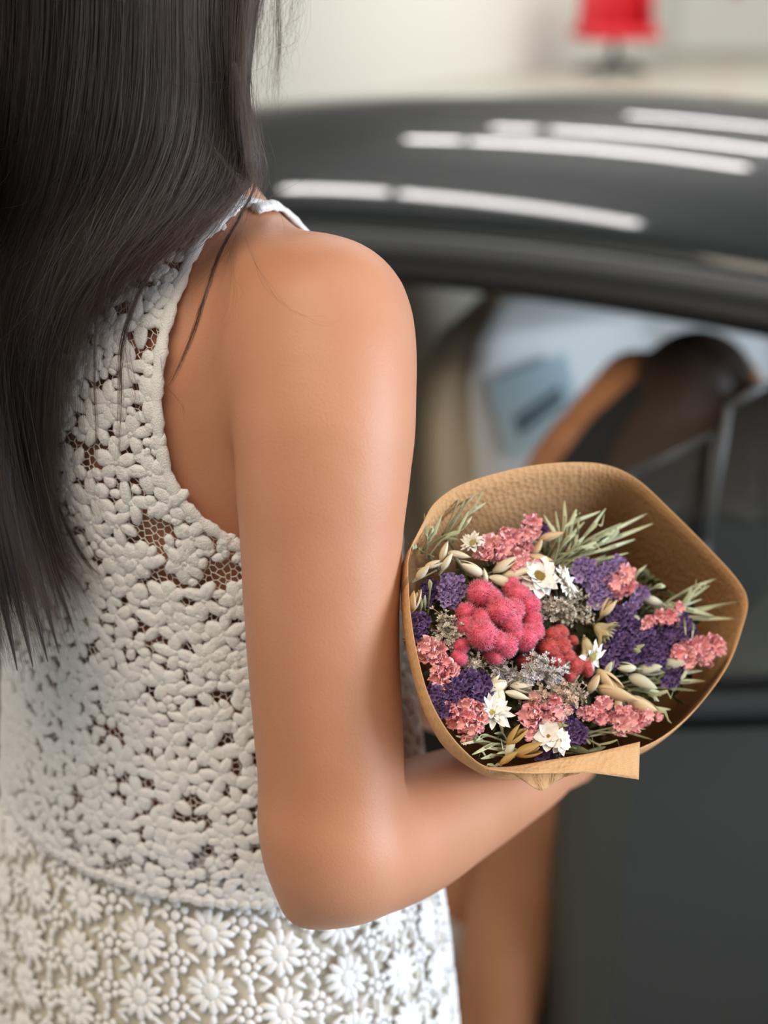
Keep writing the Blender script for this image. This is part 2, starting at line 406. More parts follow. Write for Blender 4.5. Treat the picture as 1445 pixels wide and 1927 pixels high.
# seats (bolted to the car)
def seat(s, t, yaw, z0, covered=True):
    rot = Matrix.Rotation(R(yaw), 3, 'Z') @ CROT; o = C(s, t, z0)
    def L(x, y, z): return o+rot @ Vector((x, y, z))
    root = MB().box(L(.2, 0, .09), (.50, .48, .17), rot, .06).build('seat_cushion', M['seat_leather'], car)
    def back(off, z1=.66):
        rows = []
        for u in np.linspace(0, 1, 12):
            z = .12+z1*u; w = (.235+.03*math.sin(math.pi*min(1, u*1.15)))*(1 if u < .75 else math.sqrt(max(.02, 1-((u-.75)/.27)**2))); lean = -.02-.17*u
            th = .075*(1-.35*u); row = []
            for a in np.linspace(0, 2*math.pi, 24, endpoint=False):
                ca, sa = math.cos(a), math.sin(a)
                x = lean+(th+off)*math.copysign(abs(sa)**.6, sa); y = (w+off)*math.copysign(abs(ca)**.6, ca)
                x += .05*(abs(y)/.25)**3 if sa > 0 else 0
                row.append(L(x, y, z))
            rows.append(row)
        m = MB().grid(rows, closed=True); n = len(m.v); m.f.append(tuple(range(n-24, n))); return m
    bk = back(0).build('seat_backrest', M['seat_leather'], car)
    hr = MB().box(L(-.20, 0, .86), (.10, .27, .17), rot, .045).build('headrest', M['seat_leather'], car)
    for y in (-.06, .06): MB().tube([L(-.19, y, .74), L(-.20, y, .82)], .007, 6).build('post', M['chrome'], hr)
    # protective cover pulled over the front of the backrest, with a printed blue label on it
    rows = []
    for u in np.linspace(.03, 1.0, 12):
        z = .12+.66*u; lean = -.02-.17*u; w = .20*(1 if u < .75 else math.sqrt(max(.05, 1-((u-.75)/.30)**2)))
        rows.append([L(lean+.075*(1-.35*u)+.012+.05*(abs(v)*w/.25)**3, v*w, z) for v in np.linspace(-1, 1, 9)])
    cv = MB().grid(rows).build('seat_cover', M['cover'], bk); cv.modifiers.new('t', 'SOLIDIFY').thickness = .004
    rl = rot @ Matrix.Rotation(R(-14), 3, 'Y')
    lc = L(-.050, -.082, .62); rl = rl @ Matrix.Rotation(R(12), 3, 'X')
    MB().box(lc, (.004, .15, .13), rl).build('label', M['label_blue'], bk, False)
    ink = MB()
    for q in (-.018, .0): ink.box(lc+rl @ Vector((.003, .0, q)), (.002, .10, .014), rl @ Matrix.Rotation(R(14), 3, 'X'))
    ink.build('label_print', M['label_ink'], bk, False)
    return root
seat(.18, .37, -38, .27)
seat(.24, .98, -34, .17)
# rear bench and the beige trim between it and the opening
MB().box(C(-.26, TW/2+.05, .40), (.34, .78, .18), CROT, .06).build('rear_bench', M['beige'], car)
MB().box(C(-.30, TW/2+.06, .80), (.15, .78, .66), CROT @ Matrix.Rotation(R(-10), 3, 'Y'), .06).build('rear_backrest', M['beige'], car)
MB().tube([C(-.17, .03, 1.12), C(-.17, -.02, .95), C(-.15, -.12, .6), C(-.14, -.18, .36)], [.05, .055, .065, .07], 10, .5).build('pillar_trim', M['beige'], car)
MB().tube([C(-.09, .02, 1.10), C(-.07, .06, .8), C(-.05, .1, .45)], .022, 6, .12).build('seat_belt', M['beige'], car)
# the open door: hinged out of frame to the right, its trailing edge toward the left
DH = Vector((1.28, 1.52, 0)); DE = Vector((.268, 1.46, 0)); DX = (DE-DH).normalized(); DN = Vector((DX.y, -DX.x, 0))
if DN.y > 0: DN = -DN
DL = (DE-DH).length; DROT = Matrix((DX, -DN, Vector((0, 0, 1)))).transposed()
def D(l, n, z): return DH+DX*l+DN*n+Vector((0, 0, z))
def dprof(z): return .015+.035*math.sin(math.pi*(z-.2)/.75)
zz = np.linspace(.22, .80, 13)
rows = [[D(l, dprof(z), z) for z in zz] for l in np.linspace(0, DL-.01*0, 14)]
MB().grid(rows).build('door_skin', M['paint'], car)
edge = MB(); edge.grid([[D(DL, dprof(z), z) for z in zz], [D(DL+.004, dprof(z)-.006, z) for z in zz], [D(DL+.030, dprof(z)-.03, z) for z in zz], [D(DL+.034, dprof(z)-.034, z) for z in zz], [D(DL+.060, -.050, z) for z in zz], [D(DL+.060, -.085, z) for z in zz]])
edge.build('door_edge', M['door_edge'], car)
MB().box(D(DL/2, -.05, .50), (DL-.03, .06, .54), DROT, .015).build('door_card', M['interior'], car)
def pane(name, pts, fr):
    n = Vector(DN); g = MB(); k = len(pts)
    g.add([p+n*.002 for p in pts]+[p-n*.002 for p in pts], [tuple(range(k)), tuple(range(2*k-1, k-1, -1))]+[(i, (i+1) % k, (i+1) % k+k, i+k) for i in range(k)])
    go = g.build(name, M['glass'], car, False)
    for i in fr: MB().tube([pts[i], pts[(i+1) % k]], .0045, 6).build('glass_edge', M['trim'], go)
def DP(px, py, n):                               # point of the door plane shifted n metres
    o = Vector((0, 0, CAM_Z)); d = P(px, py, 1)-o; q = D(0, n, 0)
    return o+d*((q-o).dot(DN)/d.dot(DN))
pane('window_pane', [DP(1372, 765, -.02), DP(1330, 1020, -.02), DP(1300, 1330, -.02), DP(1900, 1330, -.02), DP(1900, 560, -.02), DP(1445, 722, -.02)], (0, 1, 5))
pane('window_pane', [DP(1185, 893, -.05), DP(1150, 1330, -.05), DP(1300, 1330, -.05), DP(1345, 820, -.05)], (0, 2, 3))
MB().box(D(DL/2, -.03, .805), (DL, .07, .03), DROT, .01).build('door_ledge', M['interior'], car)

# ------------------------------------------------------------------ far chair and plaque
def red_chair(loc, yaw, label):
    t = thing('tub_chair', loc, label, 'chair'); rot = Matrix.Rotation(R(yaw), 3, 'Z'); L = lambda x, y, z: Vector(loc)+rot @ Vector((x, y, z))
    MB().box(L(0, 0, .46), (.86, .74, .13), rot, .05).build('seat', M['red'], t)
    rows = []
    for z, o in ((.42, 0), (.55, .0), (.75, -.02), (.95, -.03), (1.05, -.04), (1.05, -.11), (.9, -.11), (.6, -.10), (.5, -.10)):
        rows.append([L((.46+o)*math.cos(a), (.40+o)*math.sin(a), z-(.25*max(0, -math.sin(a)) if z > .7 else 0)) for a in np.linspace(R(-50), R(230), 24)])
    MB().grid(rows).build('backrest', M['red'], t)
    MB().tube([L(0, 0, .06), L(0, 0, .42)], [.05, .045], 12).build('pedestal', M['black'], t)
    for k in range(5):
        a = 2*math.pi*k/5+.3
        MB().tube([L(0, 0, .12), L(.25*math.cos(a), .25*math.sin(a), .09), L(.42*math.cos(a), .42*math.sin(a), .045)], [.05, .04, .03], 8).build('leg', M['black'], t)
    return t
red_chair((2.70, 18.2, 0), 12, 'red tub chair on a black star base beyond the car roof')
pl = MB().box((4.9, 21.96, 1.3), (.16, .05, 1.1), None, .01).build('wall_plaque', M['red'], smooth=False)
tag(pl, 'narrow red panel hanging on the far white wall', 'panel')
# ------------------------------------------------------------------ people
def hand(sd, wrist, palm_dir, curl_dir, thumb_side, size=1.0, curl=.9):
    """palm and five separate fingers; palm_dir runs wrist->knuckles, fingers bend toward curl_dir"""
    d = Vector(palm_dir).normalized(); c = Vector(curl_dir); c = (c-d*c.dot(d)).normalized(); s = d.cross(c)*thumb_side
    w = Vector(wrist); g = size
    for k in range(4):
        x = (.030-.020*k)*g
        sd.cone(w+s*x*.6, .0135*g, w+d*.078*g+s*x, .0115*g, .012)
    for k, (ln, x) in enumerate(((.070, .031), (.080, .010), (.074, -.011), (.056, -.030))):
        p = w+d*(.080-.004*abs(k-1))*g+s*x*g; a = 0; q = p; rr = .0094*g
        for j, f in enumerate((.45, .32, .23)):
            a += curl*(.55 if j == 0 else .85)
            n = q+(d*math.cos(a)+c*math.sin(a))*ln*f*g; sd.cone(q, rr, n, rr*.9, .004); q = n; rr *= .9
    p = w+d*.022*g+s*.028*g; q = p
    for j, f in enumerate((.032, .030, .024)):
        v = (s*(.85-.45*j)+d*(.65+.1*j)+c*(.3+.35*j*curl)).normalized(); n = q+v*f*g
        sd.cone(q, (.0135-.0015*j)*g, n, (.012-.0015*j)*g, .006); q = n
def foot(sd, ankle, toe_dir, g=1.0):
    a = Vector(ankle); t = Vector(toe_dir); t.z = 0; t.normalize(); z = Vector((0, 0, 1)); s = t.cross(z)
    b = Vector((a.x, a.y, 0))
    sd.cone(a, .036*g, b-t*.035*g+z*.034, .032*g, .02); sd.cone(a, .035*g, b+t*.10*g+z*.028, .028*g, .03)
    sd.cone(b-t*.03*g+z*.032, .031*g, b+t*.13*g+z*.024, .026*g, .02)
    for k in range(5):
        o = s*(.034-.017*k)*g
        sd.cone(b+t*(.12-.005*k)*g+o+z*.018, .013*g, b+t*(.175-.012*k)*g+o+z*.012, .0095*g, .005)
def head(sd, c, fwd, up, g=1.0):
    f = Vector(fwd).normalized(); u = Vector(up); u = (u-f*u.dot(f)).normalized(); s = f.cross(u); c = Vector(c)
    A = np.array([list(s), list(f), list(u)]).T
    at = lambda x, y, z: c+(s*x+f*y+u*z)*g
    sd.ell(at(0, -.012, .025), np.array((.074, .092, .085))*g, A, .02)
    sd.ell(at(0, .022, -.035), np.array((.060, .066, .078))*g, A, .03)
    sd.cone(at(0, .062, -.098), .018*g, at(0, .05, -.06), .04*g, .02)                       # chin
    for x in (-1, 1):
        sd.ell(at(.030*x, .096, .002), np.array((.017, .016, .012))*g, A, .008, True)       # eye sockets at mid head
        sd.ell(at(.030*x, .078, .001), np.array((.0125, .0125, .0125))*g, A, .003)          # eyeballs under lids
        sd.ell(at(.074*x, -.005, -.012), np.array((.010, .020, .031))*g, A, .006)           # ears
        sd.cone(at(.012*x, .088, .018), .008*g, at(.045*x, .074, .018), .008*g, .012)       # brow
        sd.ell(at(.011*x, .095, -.042), np.array((.008, .009, .007))*g, A, .006)            # nostrils
    sd.cone(at(0, .088, .005), .008*g, at(0, .105, -.036), .0105*g, .008)                   # nose
    sd.cone(at(-.018, .086, -.066), .005*g, at(.018, .086, -.066), .005*g, .006); sd.cone(at(-.015, .086, -.075), .006*g, at(.015, .086, -.075), .006*g, .006)
    return at

CRV = Vector((1, 0, 0))
# the woman with the bouquet: TH turns her to her right of the line of sight
TH = R(42); FW = Vector((math.sin(TH), math.cos(TH), 0)); RV = Vector((math.cos(TH), -math.sin(TH), 0))
#        z      cx     cy    a(side) b(depth)
PROF = [(0.74, -.108, .880, .130, .100), (.80, -.108, .880, .150, .112), (.90, -.110, .880, .160, .120), (1.00, -.115, .880, .156, .116), (1.10, -.118, .875, .145, .107),
        (1.18, -.118, .872, .138, .102), (1.26, -.122, .872, .137, .102), (1.34, -.132, .872, .146, .106), (1.39, -.136, .870, .148, .100), (1.43, -.138, .868, .138, .086),
        (1.45, -.139, .868, .116, .072), (1.47, -.140, .868, .088, .062), (1.49, -.142, .868, .064, .056), (1.525, -.145, .868, .052, .052), (1.60, -.152, .876, .048, .050)]
PA = np.array(PROF)
def ring(z):
    q = [np.interp(z, PA[:, 0], PA[:, i]) for i in range(1, 5)]
    return q
# smooth the table once so that the sections flow
zs = np.linspace(.74, 1.60, 200); cols = [np.interp(zs, PA[:, 0], PA[:, i]) for i in range(1, 5)]
ker = np.ones(9)/9
cols = [np.convolve(np.pad(c, 4, 'edge'), ker, 'valid') for c in cols]
PA = np.stack([zs]+cols, 1)
def torso_fn(X):
    z = X[..., 2]; cx, cy, a, b = [np.interp(z, PA[:, 0], PA[:, i]) for i in range(1, 5)]
    dx, dy = X[..., 0]-cx, X[..., 1]-cy
    u = dx*RV.x+dy*RV.y; v = dx*FW.x+dy*FW.y
    k = np.sqrt((u/a)**2+(v/b)**2); g = np.sqrt((u/a**2)**2+(v/b**2)**2)
    d = k*(k-1)/np.maximum(g, 1e-6)
    return np.maximum(d*.9, np.maximum(.74-z, z-1.60))
sd = Sdf((-.36, .50, -.02), (.22, 1.24, 1.83), .0052)
sd.add(torso_fn, (-.36, .6, .74), (.12, 1.1, 1.60), .01)
for x in (-1, 1):                                                                   # bust, buttocks, legs
    cc = Vector((-.134, .872, 0))
    sd.ell(cc+RV*.062*x+FW*.066+Vector((0, 0, 1.30)), (.046, .046, .05), None, .03)
    sd.ell(Vector((-.108, .88, .84))+RV*.07*x-FW*.075, (.075, .075, .085), None, .04)
    hp = Vector((-.108, .88, .80))+RV*.078*x; kn = Vector((-.108, .885, .46))+RV*.075*x+FW*.015; an = Vector((-.108, .875, .085))+RV*.072*x-FW*.01
    sd.chain([hp, hp*.5+kn*.5, kn, kn*.6+an*.4-FW*.012, an], [.082, .068, .050, .049, .034], .02); foot(sd, an, FW+RV*.2*x)
# neck and head
HC = Vector((-.165, .872, 1.685)); hup = (Vector((0, 0, 1))-FW*.1+RV*.0).normalized()
sd.cone((-.148, .868, 1.50), .050, HC-Vector((0, 0, .06)), .050, .03)
head(sd, HC, FW+Vector((0, 0, -.12)), hup)
# right arm, from the photograph
ARM = [(598, 614, .772, .0425), (612, 700, .770, .0458), (611, 800, .768, .0462), (607, 900, .770, .0455), (605, 1000, .774, .0428), (607, 1200, .785, .0408), (620, 1400, .795, .0400), (628, 1560, .80, .0385), (640, 1604, .803, .0368)]
AP = [P(*q[:3]) for q in ARM]
sd.cone(P(470, 505, .815), .026, P(625, 606, .785), .036, .035)                     # trapezius to the point of the shoulder
sd.cone(P(500, 640, .835), .035, P(575, 640, .800), .045, .03)                      # shoulder blade into the deltoid
sd.chain(AP[:3], [q[3] for q in ARM[:3]], .022, 8)
sd.chain(AP[1:], [q[3] for q in ARM[1:]], .0045, 26)
sd.cone(P(606, 1580, .797), .031, P(573, 1703, .800), .0120, .016)                  # olecranon
FA = [(648, 1600, .806, .0375), (700, 1585, .83, .0400), (770, 1558, .86, .0395), (840, 1525, .89, .0360), (920, 1487, .93, .0320), (1010, 1440, .97, .0265), (1046, 1408, .995, .0215)]
FP = [P(*q[:3]) for q in FA]
sd.chain(FP, [q[3] for q in FA], .012, 24)
hand(sd, FP[-1], P(1052, 1384, 1.08)-FP[-1], CRV+Vector((0, .1, .7)), -1, .9, 1.25)
# left arm comes round in front of her to steady the wrapped stems
LS = Vector((-.136, .870, 1.425))-RV*.152; LE = LS+Vector((.03, .06, -.30))+FW*.03; LW = Vector((.055, .985, 1.075))
sd.cone((-.138, .868, 1.43), .05, LS, .042, .03)
sd.chain([LS, LS*.5+LE*.5, LE], [.043, .040, .036], .012, 12); sd.chain([LE, LE*.65+LW*.35, LW], [.036, .036, .022], .012, 12)
hand(sd, LW, Vector((.9, -.25, .1)), Vector((.1, -.3, 1)), -1, .92, .9)
V, Fc = sd.mesh()
woman = thing('person', (-.11, .88, 0), 'woman with long dark hair in a white crochet top and skirt holding a bouquet', 'person')
body = obj('body', V, Fc, M['skin'], woman); body['label'] = 'tanned bare shoulder and bent right arm'
bvh_body = BVHTree.FromPolygons([tuple(v) for v in V], [tuple(f) for f in Fc])
# ------------------------------------------------------------------ the crochet top and skirt
def at_z(z): return [np.interp(z, PA[:, 0], PA[:, i]) for i in range(1, 5)]
def toff(z): return np.interp(z, [1.06, 1.10, 1.18, 1.28, 1.40, 1.50], [.016, .015, .011, .007, .006, .005])
def top_pt(phi, z, o=0.0):
    cx, cy, a, b = at_z(z); e = toff(z)+o
    bu = .012*np.exp(-((z-1.30)/.055)**2)*np.maximum(0, np.sin(phi))**2
    u = (a+e)*np.cos(phi); v = (b+e+bu)*np.sin(phi)
    return np.stack([cx+u*RV.x+v*FW.x, cy+u*RV.y+v*FW.y, z+0*u], -1)
def top_hit(px, py):
    """where a pixel's ray meets the back of the top -> (v, z)"""
    for d in np.linspace(.60, 1.05, 1800):
        p = P(px, py, d); cx, cy, a, b = at_z(p.z); e = toff(p.z)
        u = (p.x-cx)*RV.x+(p.y-cy)*RV.y; v = (p.x-cx)*FW.x+(p.y-cy)*FW.y
        if (u/(a+e))**2+(v/(b+e))**2 < 1: return float(u), float(v), float(p.z)
    return None
def skin_hit(px, py):
    o = Vector((0, 0, CAM_Z)); h = bvh_body.ray_cast(o, (P(px, py, 1)-o).normalized())
    if not h[0]: return None
    p = h[0]; cx, cy, a, b = at_z(p.z); return ((p.x-cx)*RV.x+(p.y-cy)*RV.y, (p.x-cx)*FW.x+(p.y-cy)*FW.y, p.z)
def outside(pts, gap=.003, zmin=1.20):
    """keep fabric points just outside the skin near the shoulders"""
    pts = np.array(pts, float); sh = pts.shape; q = pts.reshape(-1, 3)
    for i in np.nonzero(q[:, 2] > zmin)[0]:
        loc, n, k, d = bvh_body.find_nearest(Vector(q[i]), .08)
        if loc is not None and (Vector(q[i])-loc).dot(n) < gap: q[i] = loc+n*gap
    return q.reshape(sh)
HOLE = [skin_hit(*q) for q in ((560, 434), (520, 410), (472, 404))]+[top_hit(*q) for q in ((420, 424), (372, 462), (335, 530), (308, 610), (295, 690), (291, 770), (300, 850), (326, 925), (370, 975), (420, 1010), (456, 1026))]
HOLE = [h for h in HOLE if h]
back = [(h[1], h[2]) for h in HOLE]
zlow = back[-1][1]
poly = np.array(back+[(.02, zlow-.006), (.05, zlow+.01), (.062, zlow+.04), (.06, 1.37), (.055, 1.42), (.045, 1.455), (.03, back[0][1]+.001)])
def in_hole(v, z):
    v = np.asarray(v); z = np.asarray(z); c = np.zeros(v.shape, bool)
    for i in range(len(poly)):
        (x1, y1), (x2, y2) = poly[i-1], poly[i]
        c ^= ((y1 > z) != (y2 > z)) & (v < (x2-x1)*(z-y1)/(y2-y1+1e-12)+x1)
    return c
def covered(phi, z):
    cx, cy, a, b = at_z(z); e = toff(z); u = (a+e)*np.cos(phi); v = (b+e)*np.sin(phi)
    neck = z > np.where(np.abs(u) > .055, 1.505, 1.492)
    front_scoop = (v > 0) & (z > 1.36+4.2*u*u)
    return ~((np.abs(u) > .045) & in_hole(v, z)) & ~neck & ~front_scoop
Z0, Z1 = 1.083, 1.505
# backing sheet at the front, open thread net over the back
top = obj('top', *(lambda q: (q.v, q.f))(MB().grid(outside([[tuple(top_pt(f, z, -.0035)) for z in np.linspace(Z0, 1.34, 24)] for f in np.linspace(R(28), R(155), 40)], .001).tolist())), M['lace'], woman)
top['label'] = 'off-white crochet lace sleeveless top'
cell = .0026
nz = int((Z1-Z0)/(cell*.87)); rows = []
pts, ok = {}, {}
phis = np.arange(R(-192), R(32), cell/.138)
rr = RNG.normal(0, .22, (nz, len(phis), 2))
edges = []
zz, ff = np.meshgrid(np.arange(nz), np.arange(len(phis)), indexing='ij')
Zc = Z0+(zz+rr[..., 0])*cell*.87; Fp = phis[0]+(ff+.5*(zz % 2)+rr[..., 1])*cell/.138
NP = outside(top_pt(Fp, Zc, -.0005), .0015); OK = covered(Fp, Zc)
hexc = (ff+(zz % 2)*2-(zz//2)) % 3                       # drop every third node -> honeycomb meshes
hexc = (ff-(zz//2)+zz*2) % 3
for i in range(nz-1):
    for j in range(1, len(phis)-1):
        if hexc[i, j] == 0 or not OK[i, j]: continue
        for a, b in ((i, j+1), (i+1, j+(i % 2)), (i+1, j-1+(i % 2))):
            if hexc[a, b] and OK[a, b]: edges.append((i*len(phis)+j, a*len(phis)+b))
E = np.array(edges); A = NP.reshape(-1, 3)[E[:, 0]]; B = NP.reshape(-1, 3)[E[:, 1]]
ctr = np.array([-.125, .872, 0]); T = (B-A); T /= np.linalg.norm(T, axis=1)[:, None]+1e-9
N = (A+B)/2-ctr; N[:, 2] = 0; N /= np.linalg.norm(N, axis=1)[:, None]; Q = np.cross(T, N); w = .00036
vs = np.stack([A+Q*w, A-Q*w*.5+N*w*.8, A-Q*w*.5-N*w*.8, B+Q*w, B-Q*w*.5+N*w*.8, B-Q*w*.5-N*w*.8], 1).reshape(-1, 3)
fs = (np.array([(0, 1, 4, 3), (1, 2, 5, 4), (2, 0, 3, 5)])[None]+(np.arange(len(E))*6)[:, None, None]).reshape(-1, 4)
obj('thread_net', vs, fs, M['net'], top, kind='stuff')
# raised crochet petals
def puff(seg, ring, seed, creases):
    vs, f = sphere(seg, ring); q = np.array(vs); r = np.random.default_rng(seed)
    ang = np.arctan2(q[:, 1], q[:, 0]); k = 1+.10*np.cos(2*ang+r.uniform(0, 6))+.07*np.cos(3*ang+r.uniform(0, 6))
    q[:, :2] *= k[:, None]; q[:, 2] *= 1-.38*np.abs(np.cos(creases*q[:, 1]*2.2+r.uniform(-.4, .4)))**6
    return q, tri(f)
def surf_frames(fn, phi, z, ang, sx, sy, sz, sink=0.0):
    e = 1e-3; p = fn(phi, z); du = fn(phi+e, z)-p; dv = fn(phi, z+e)-p
    n = np.cross(du, dv); n /= np.linalg.norm(n, axis=1)[:, None]; du /= np.linalg.norm(du, axis=1)[:, None]; dv = np.cross(n, du)
    c, s = np.cos(ang)[:, None], np.sin(ang)[:, None]; x = du*c+dv*s; y = -du*s+dv*c
    Ms = np.zeros((len(phi), 4, 4)); Ms[:, :3, 0] = x*sx[:, None]; Ms[:, :3, 1] = y*sy[:, None]; Ms[:, :3, 2] = n*sz[:, None]
    Ms[:, :3, 3] = p+n*(sink); Ms[:, 3, 3] = 1; return Ms
L = []                                               # (phi, z, angle, long, wide, high)
used = set()
def free(s, z, d):
    ci, cj = int(s/.01), int(z/.01)
    for a in (-1, 0, 1):
        for b in (-1, 0, 1):
            for (x, y, dd) in cells.get((ci+a, cj+b), ()):
                if (x-s)**2+(y-z)**2 < (max(d, dd)*.92)**2: return False
    return True
def put(s, z, ang, l, wd, h, d):
    cells.setdefault((int(s/.01), int(z/.01)), []).append((s, z, d)); L.append((s/.138, z, ang, l, wd, h))
cells = {}
pitch = .0215
for i in range(int((Z1-Z0)/(pitch*.87))+2):
    for j in range(-30, 26):
        s = (j+.5*(i % 2))*pitch+random.uniform(-.0035, .0035); z = Z0+.006+i*pitch*.87+random.uniform(-.003, .003)
        f = s/.138
        if f > R(180) or f < R(-190): continue
        npet = random.choice((4, 5, 5, 6))
        if random.random() < .10 and f < R(28): continue
        a0 = random.uniform(0, 6.28)
        for k in range(npet):
            a = a0+2*math.pi*k/npet+random.uniform(-.15, .15); r = .0062
            put(s+r*math.cos(a), z+r*math.sin(a), a+random.uniform(-.3, .3), .0064*random.uniform(.85, 1.25), .0043*random.uniform(.8, 1.2), .0027*random.uniform(.8, 1.2), .0052)
        put(s, z, a0, .0022, .0022, .0022, .003)
gap = lambda s, z: math.sin(s*95+2*math.sin(z*70))*math.sin(z*110+1.5*math.sin(s*60)) > .26
for k in range(26000):
    s = random.uniform(R(-190)*.138, R(180)*.138); z = random.uniform(Z0, Z1); f = s/.138
    front = f > R(28)
    if gap(s, z) and not front: continue
    d = .0047 if not front else .0075
    if free(s, z, d):
        big = random.random() < .6
        put(s, z, random.gauss(.1, .7), (.0046 if big else .0030)*random.uniform(.8, 1.15), .0037*random.uniform(.75, 1.1), .0024*random.uniform(.8, 1.2), d)
L = np.array(L); keep = covered(L[:, 0], L[:, 1]); L = L[keep]
vv, f2, n0 = [], [], 0
sel = RNG.integers(0, 4, len(L))
for t in range(4):
    q, tf = puff(10, 6, t+3, (1.6, 2.6, 1.6, 2.2)[t]); m = sel == t
    a = surf_frames(lambda p, z: top_pt(p, z), L[m, 0], L[m, 1], L[m, 2], L[m, 3], L[m, 4], L[m, 5], .0006); a[:, :3, 3] = outside(a[:, :3, 3], .0025)
    x, y = many(q, tf, a); vv.append(x); f2.append(y+n0); n0 += len(x)
obj('crochet_petals', np.vstack(vv), np.vstack(f2), M['lace'], top, kind='stuff')
# bound armhole edges: a soft rolled band with a scalloped outline
def edge_curve(sign):
    c = []
    for v, z in spline([tuple(q) for q in poly]+[tuple(poly[0])], 150):
        cx, cy, a, b = at_z(z); e = toff(z)+.0008; sp = max(-1, min(1, v/(b+e))); cp = math.sqrt(max(0, 1-sp*sp))*sign
        u = (a+e)*cp; c.append(Vector((cx+u*RV.x+v*FW.x, cy+u*RV.y+v*FW.y, z)))
    return [Vector(q) for q in outside(c, .003)]
for sg in (1, -1):
    c = edge_curve(sg); m = MB()
    m.tube(c, [.0034+.0006*math.sin(i*1.1)+.0004*math.sin(i*2.7) for i in range(len(c))], 10, .55, up=(0, 0, 1))
    m.build('armhole_trim', M['lace'], top)
    if sg == 1: CR = c
# hem of the top: one thick rolled row of stitches
hem = []
for f in np.arange(R(-190), R(170), .0072/.15): hem.append((f, Z0+.001*random.uniform(-1, 1), random.gauss(0, .25), .0050*random.uniform(.85, 1.15), .0034, .0040))
hem = np.array(hem); q, tf = puff(10, 6, 9, 1)
v1, f1 = many(q, tf, surf_frames(lambda p, z: top_pt(p, z), *hem.T, .001))
obj('hem', v1, f1, M['lace'], top, kind='stuff')

# skirt
SK = np.array([(.66, .205, .172), (.80, .198, .160), (.92, .188, .148), (1.00, .178, .139), (1.06, .163, .126), (1.10, .152, .115)])
def skirt_pt(phi, z, o=0.0):
    a = np.interp(z, SK[:, 0], SK[:, 1])+o; b = np.interp(z, SK[:, 0], SK[:, 2])+o
    wv = .004*np.sin(phi*7)*np.clip((1.0-z)/.3, 0, 1)
    u = (a+wv)*np.cos(phi); v = (b+wv)*np.sin(phi)
    return np.stack([-.120+u*RV.x+v*FW.x, .878+u*RV.y+v*FW.y, z+0*u], -1)
g = MB().grid(outside([[tuple(skirt_pt(f, z, -.004)) for f in np.linspace(0, 2*math.pi, 73)[:-1]] for z in np.linspace(1.10, .66, 20)], .004, .5).tolist(), closed=True)
skirt = g.build('skirt', M['lining'], woman); skirt['label'] = 'white crochet skirt of open flower motifs over a cream lining'
K = []; cord = MB()
cw = 2*math.pi/44
for j in range(44):
    f = j*cw; i = 0; z = 1.095-(.012 if j % 4 == 0 else 0)
    flower = j % 2 == 0; step = .036 if flower else .028
    while z > .675:
        ar = float(np.interp(z, SK[:, 0], SK[:, 1]+SK[:, 2]))/2
        if flower:
            n = 12; a0 = random.uniform(0, .6)
            for k in range(n):
                a = a0+2*math.pi*k/n; r = .0100
                K.append((f+r*math.cos(a)/ar, z+r*math.sin(a), a, .0066, .0027, .0026))
            K.append((f, z, 0, .0062, .0062, .0030))
        else:
            n = 7; a0 = random.uniform(0, .9)
            for k in range(n):
                a = a0+2*math.pi*k/n; r = .0066
                K.append((f+r*math.cos(a)/ar, z+r*math.sin(a), a, .0028, .0026, .0024))
            K.append((f, z, 0, .0036, .0036, .0024))
        for dz in (.3, .5, .7): K.append((f+random.uniform(-.002, .002)/ar, z-step*dz, 1.57, .0042, .0022, .0020))
        for sgn in (-1, 1): K.append((f+sgn*.5*cw, z-step*.45, sgn*.6, .0062, .0017, .0016))
        z -= step
K = np.array(K); q, tf = puff(7, 5, 1, 0)
ms = surf_frames(lambda p, z: skirt_pt(p, z), *K.T, 0.0); ms[:, :3, 3] = outside(ms[:, :3, 3], .0075, .5); v1, f1 = many(q, tf, ms)
obj('crochet_flowers', v1, f1, M['skirt'], skirt, kind='stuff')
# ------------------------------------------------------------------ the woman's hair
CAPC = HC+Vector((-.0, -.012, .028)); cv_, cf_ = sphere(24, 16); CB = frame((0, 0, 1), RV)
bvh_cap = BVHTree.FromPolygons([tuple(CAPC+CB @ Vector((q[0]*.082, q[1]*.098, q[2]*.094))) for q in cv_], cf_)
def back_depth(px, py, default):
    o = Vector((0, 0, CAM_Z)); d = (P(px, py, 1)-o); ln = d.length
    h = bvh_body.ray_cast(o, d/ln)
    k = bvh_cap.ray_cast(o, d/ln); e = [q[3]/ln for q in (h, k) if q[0]]
    return min(e) if e else default
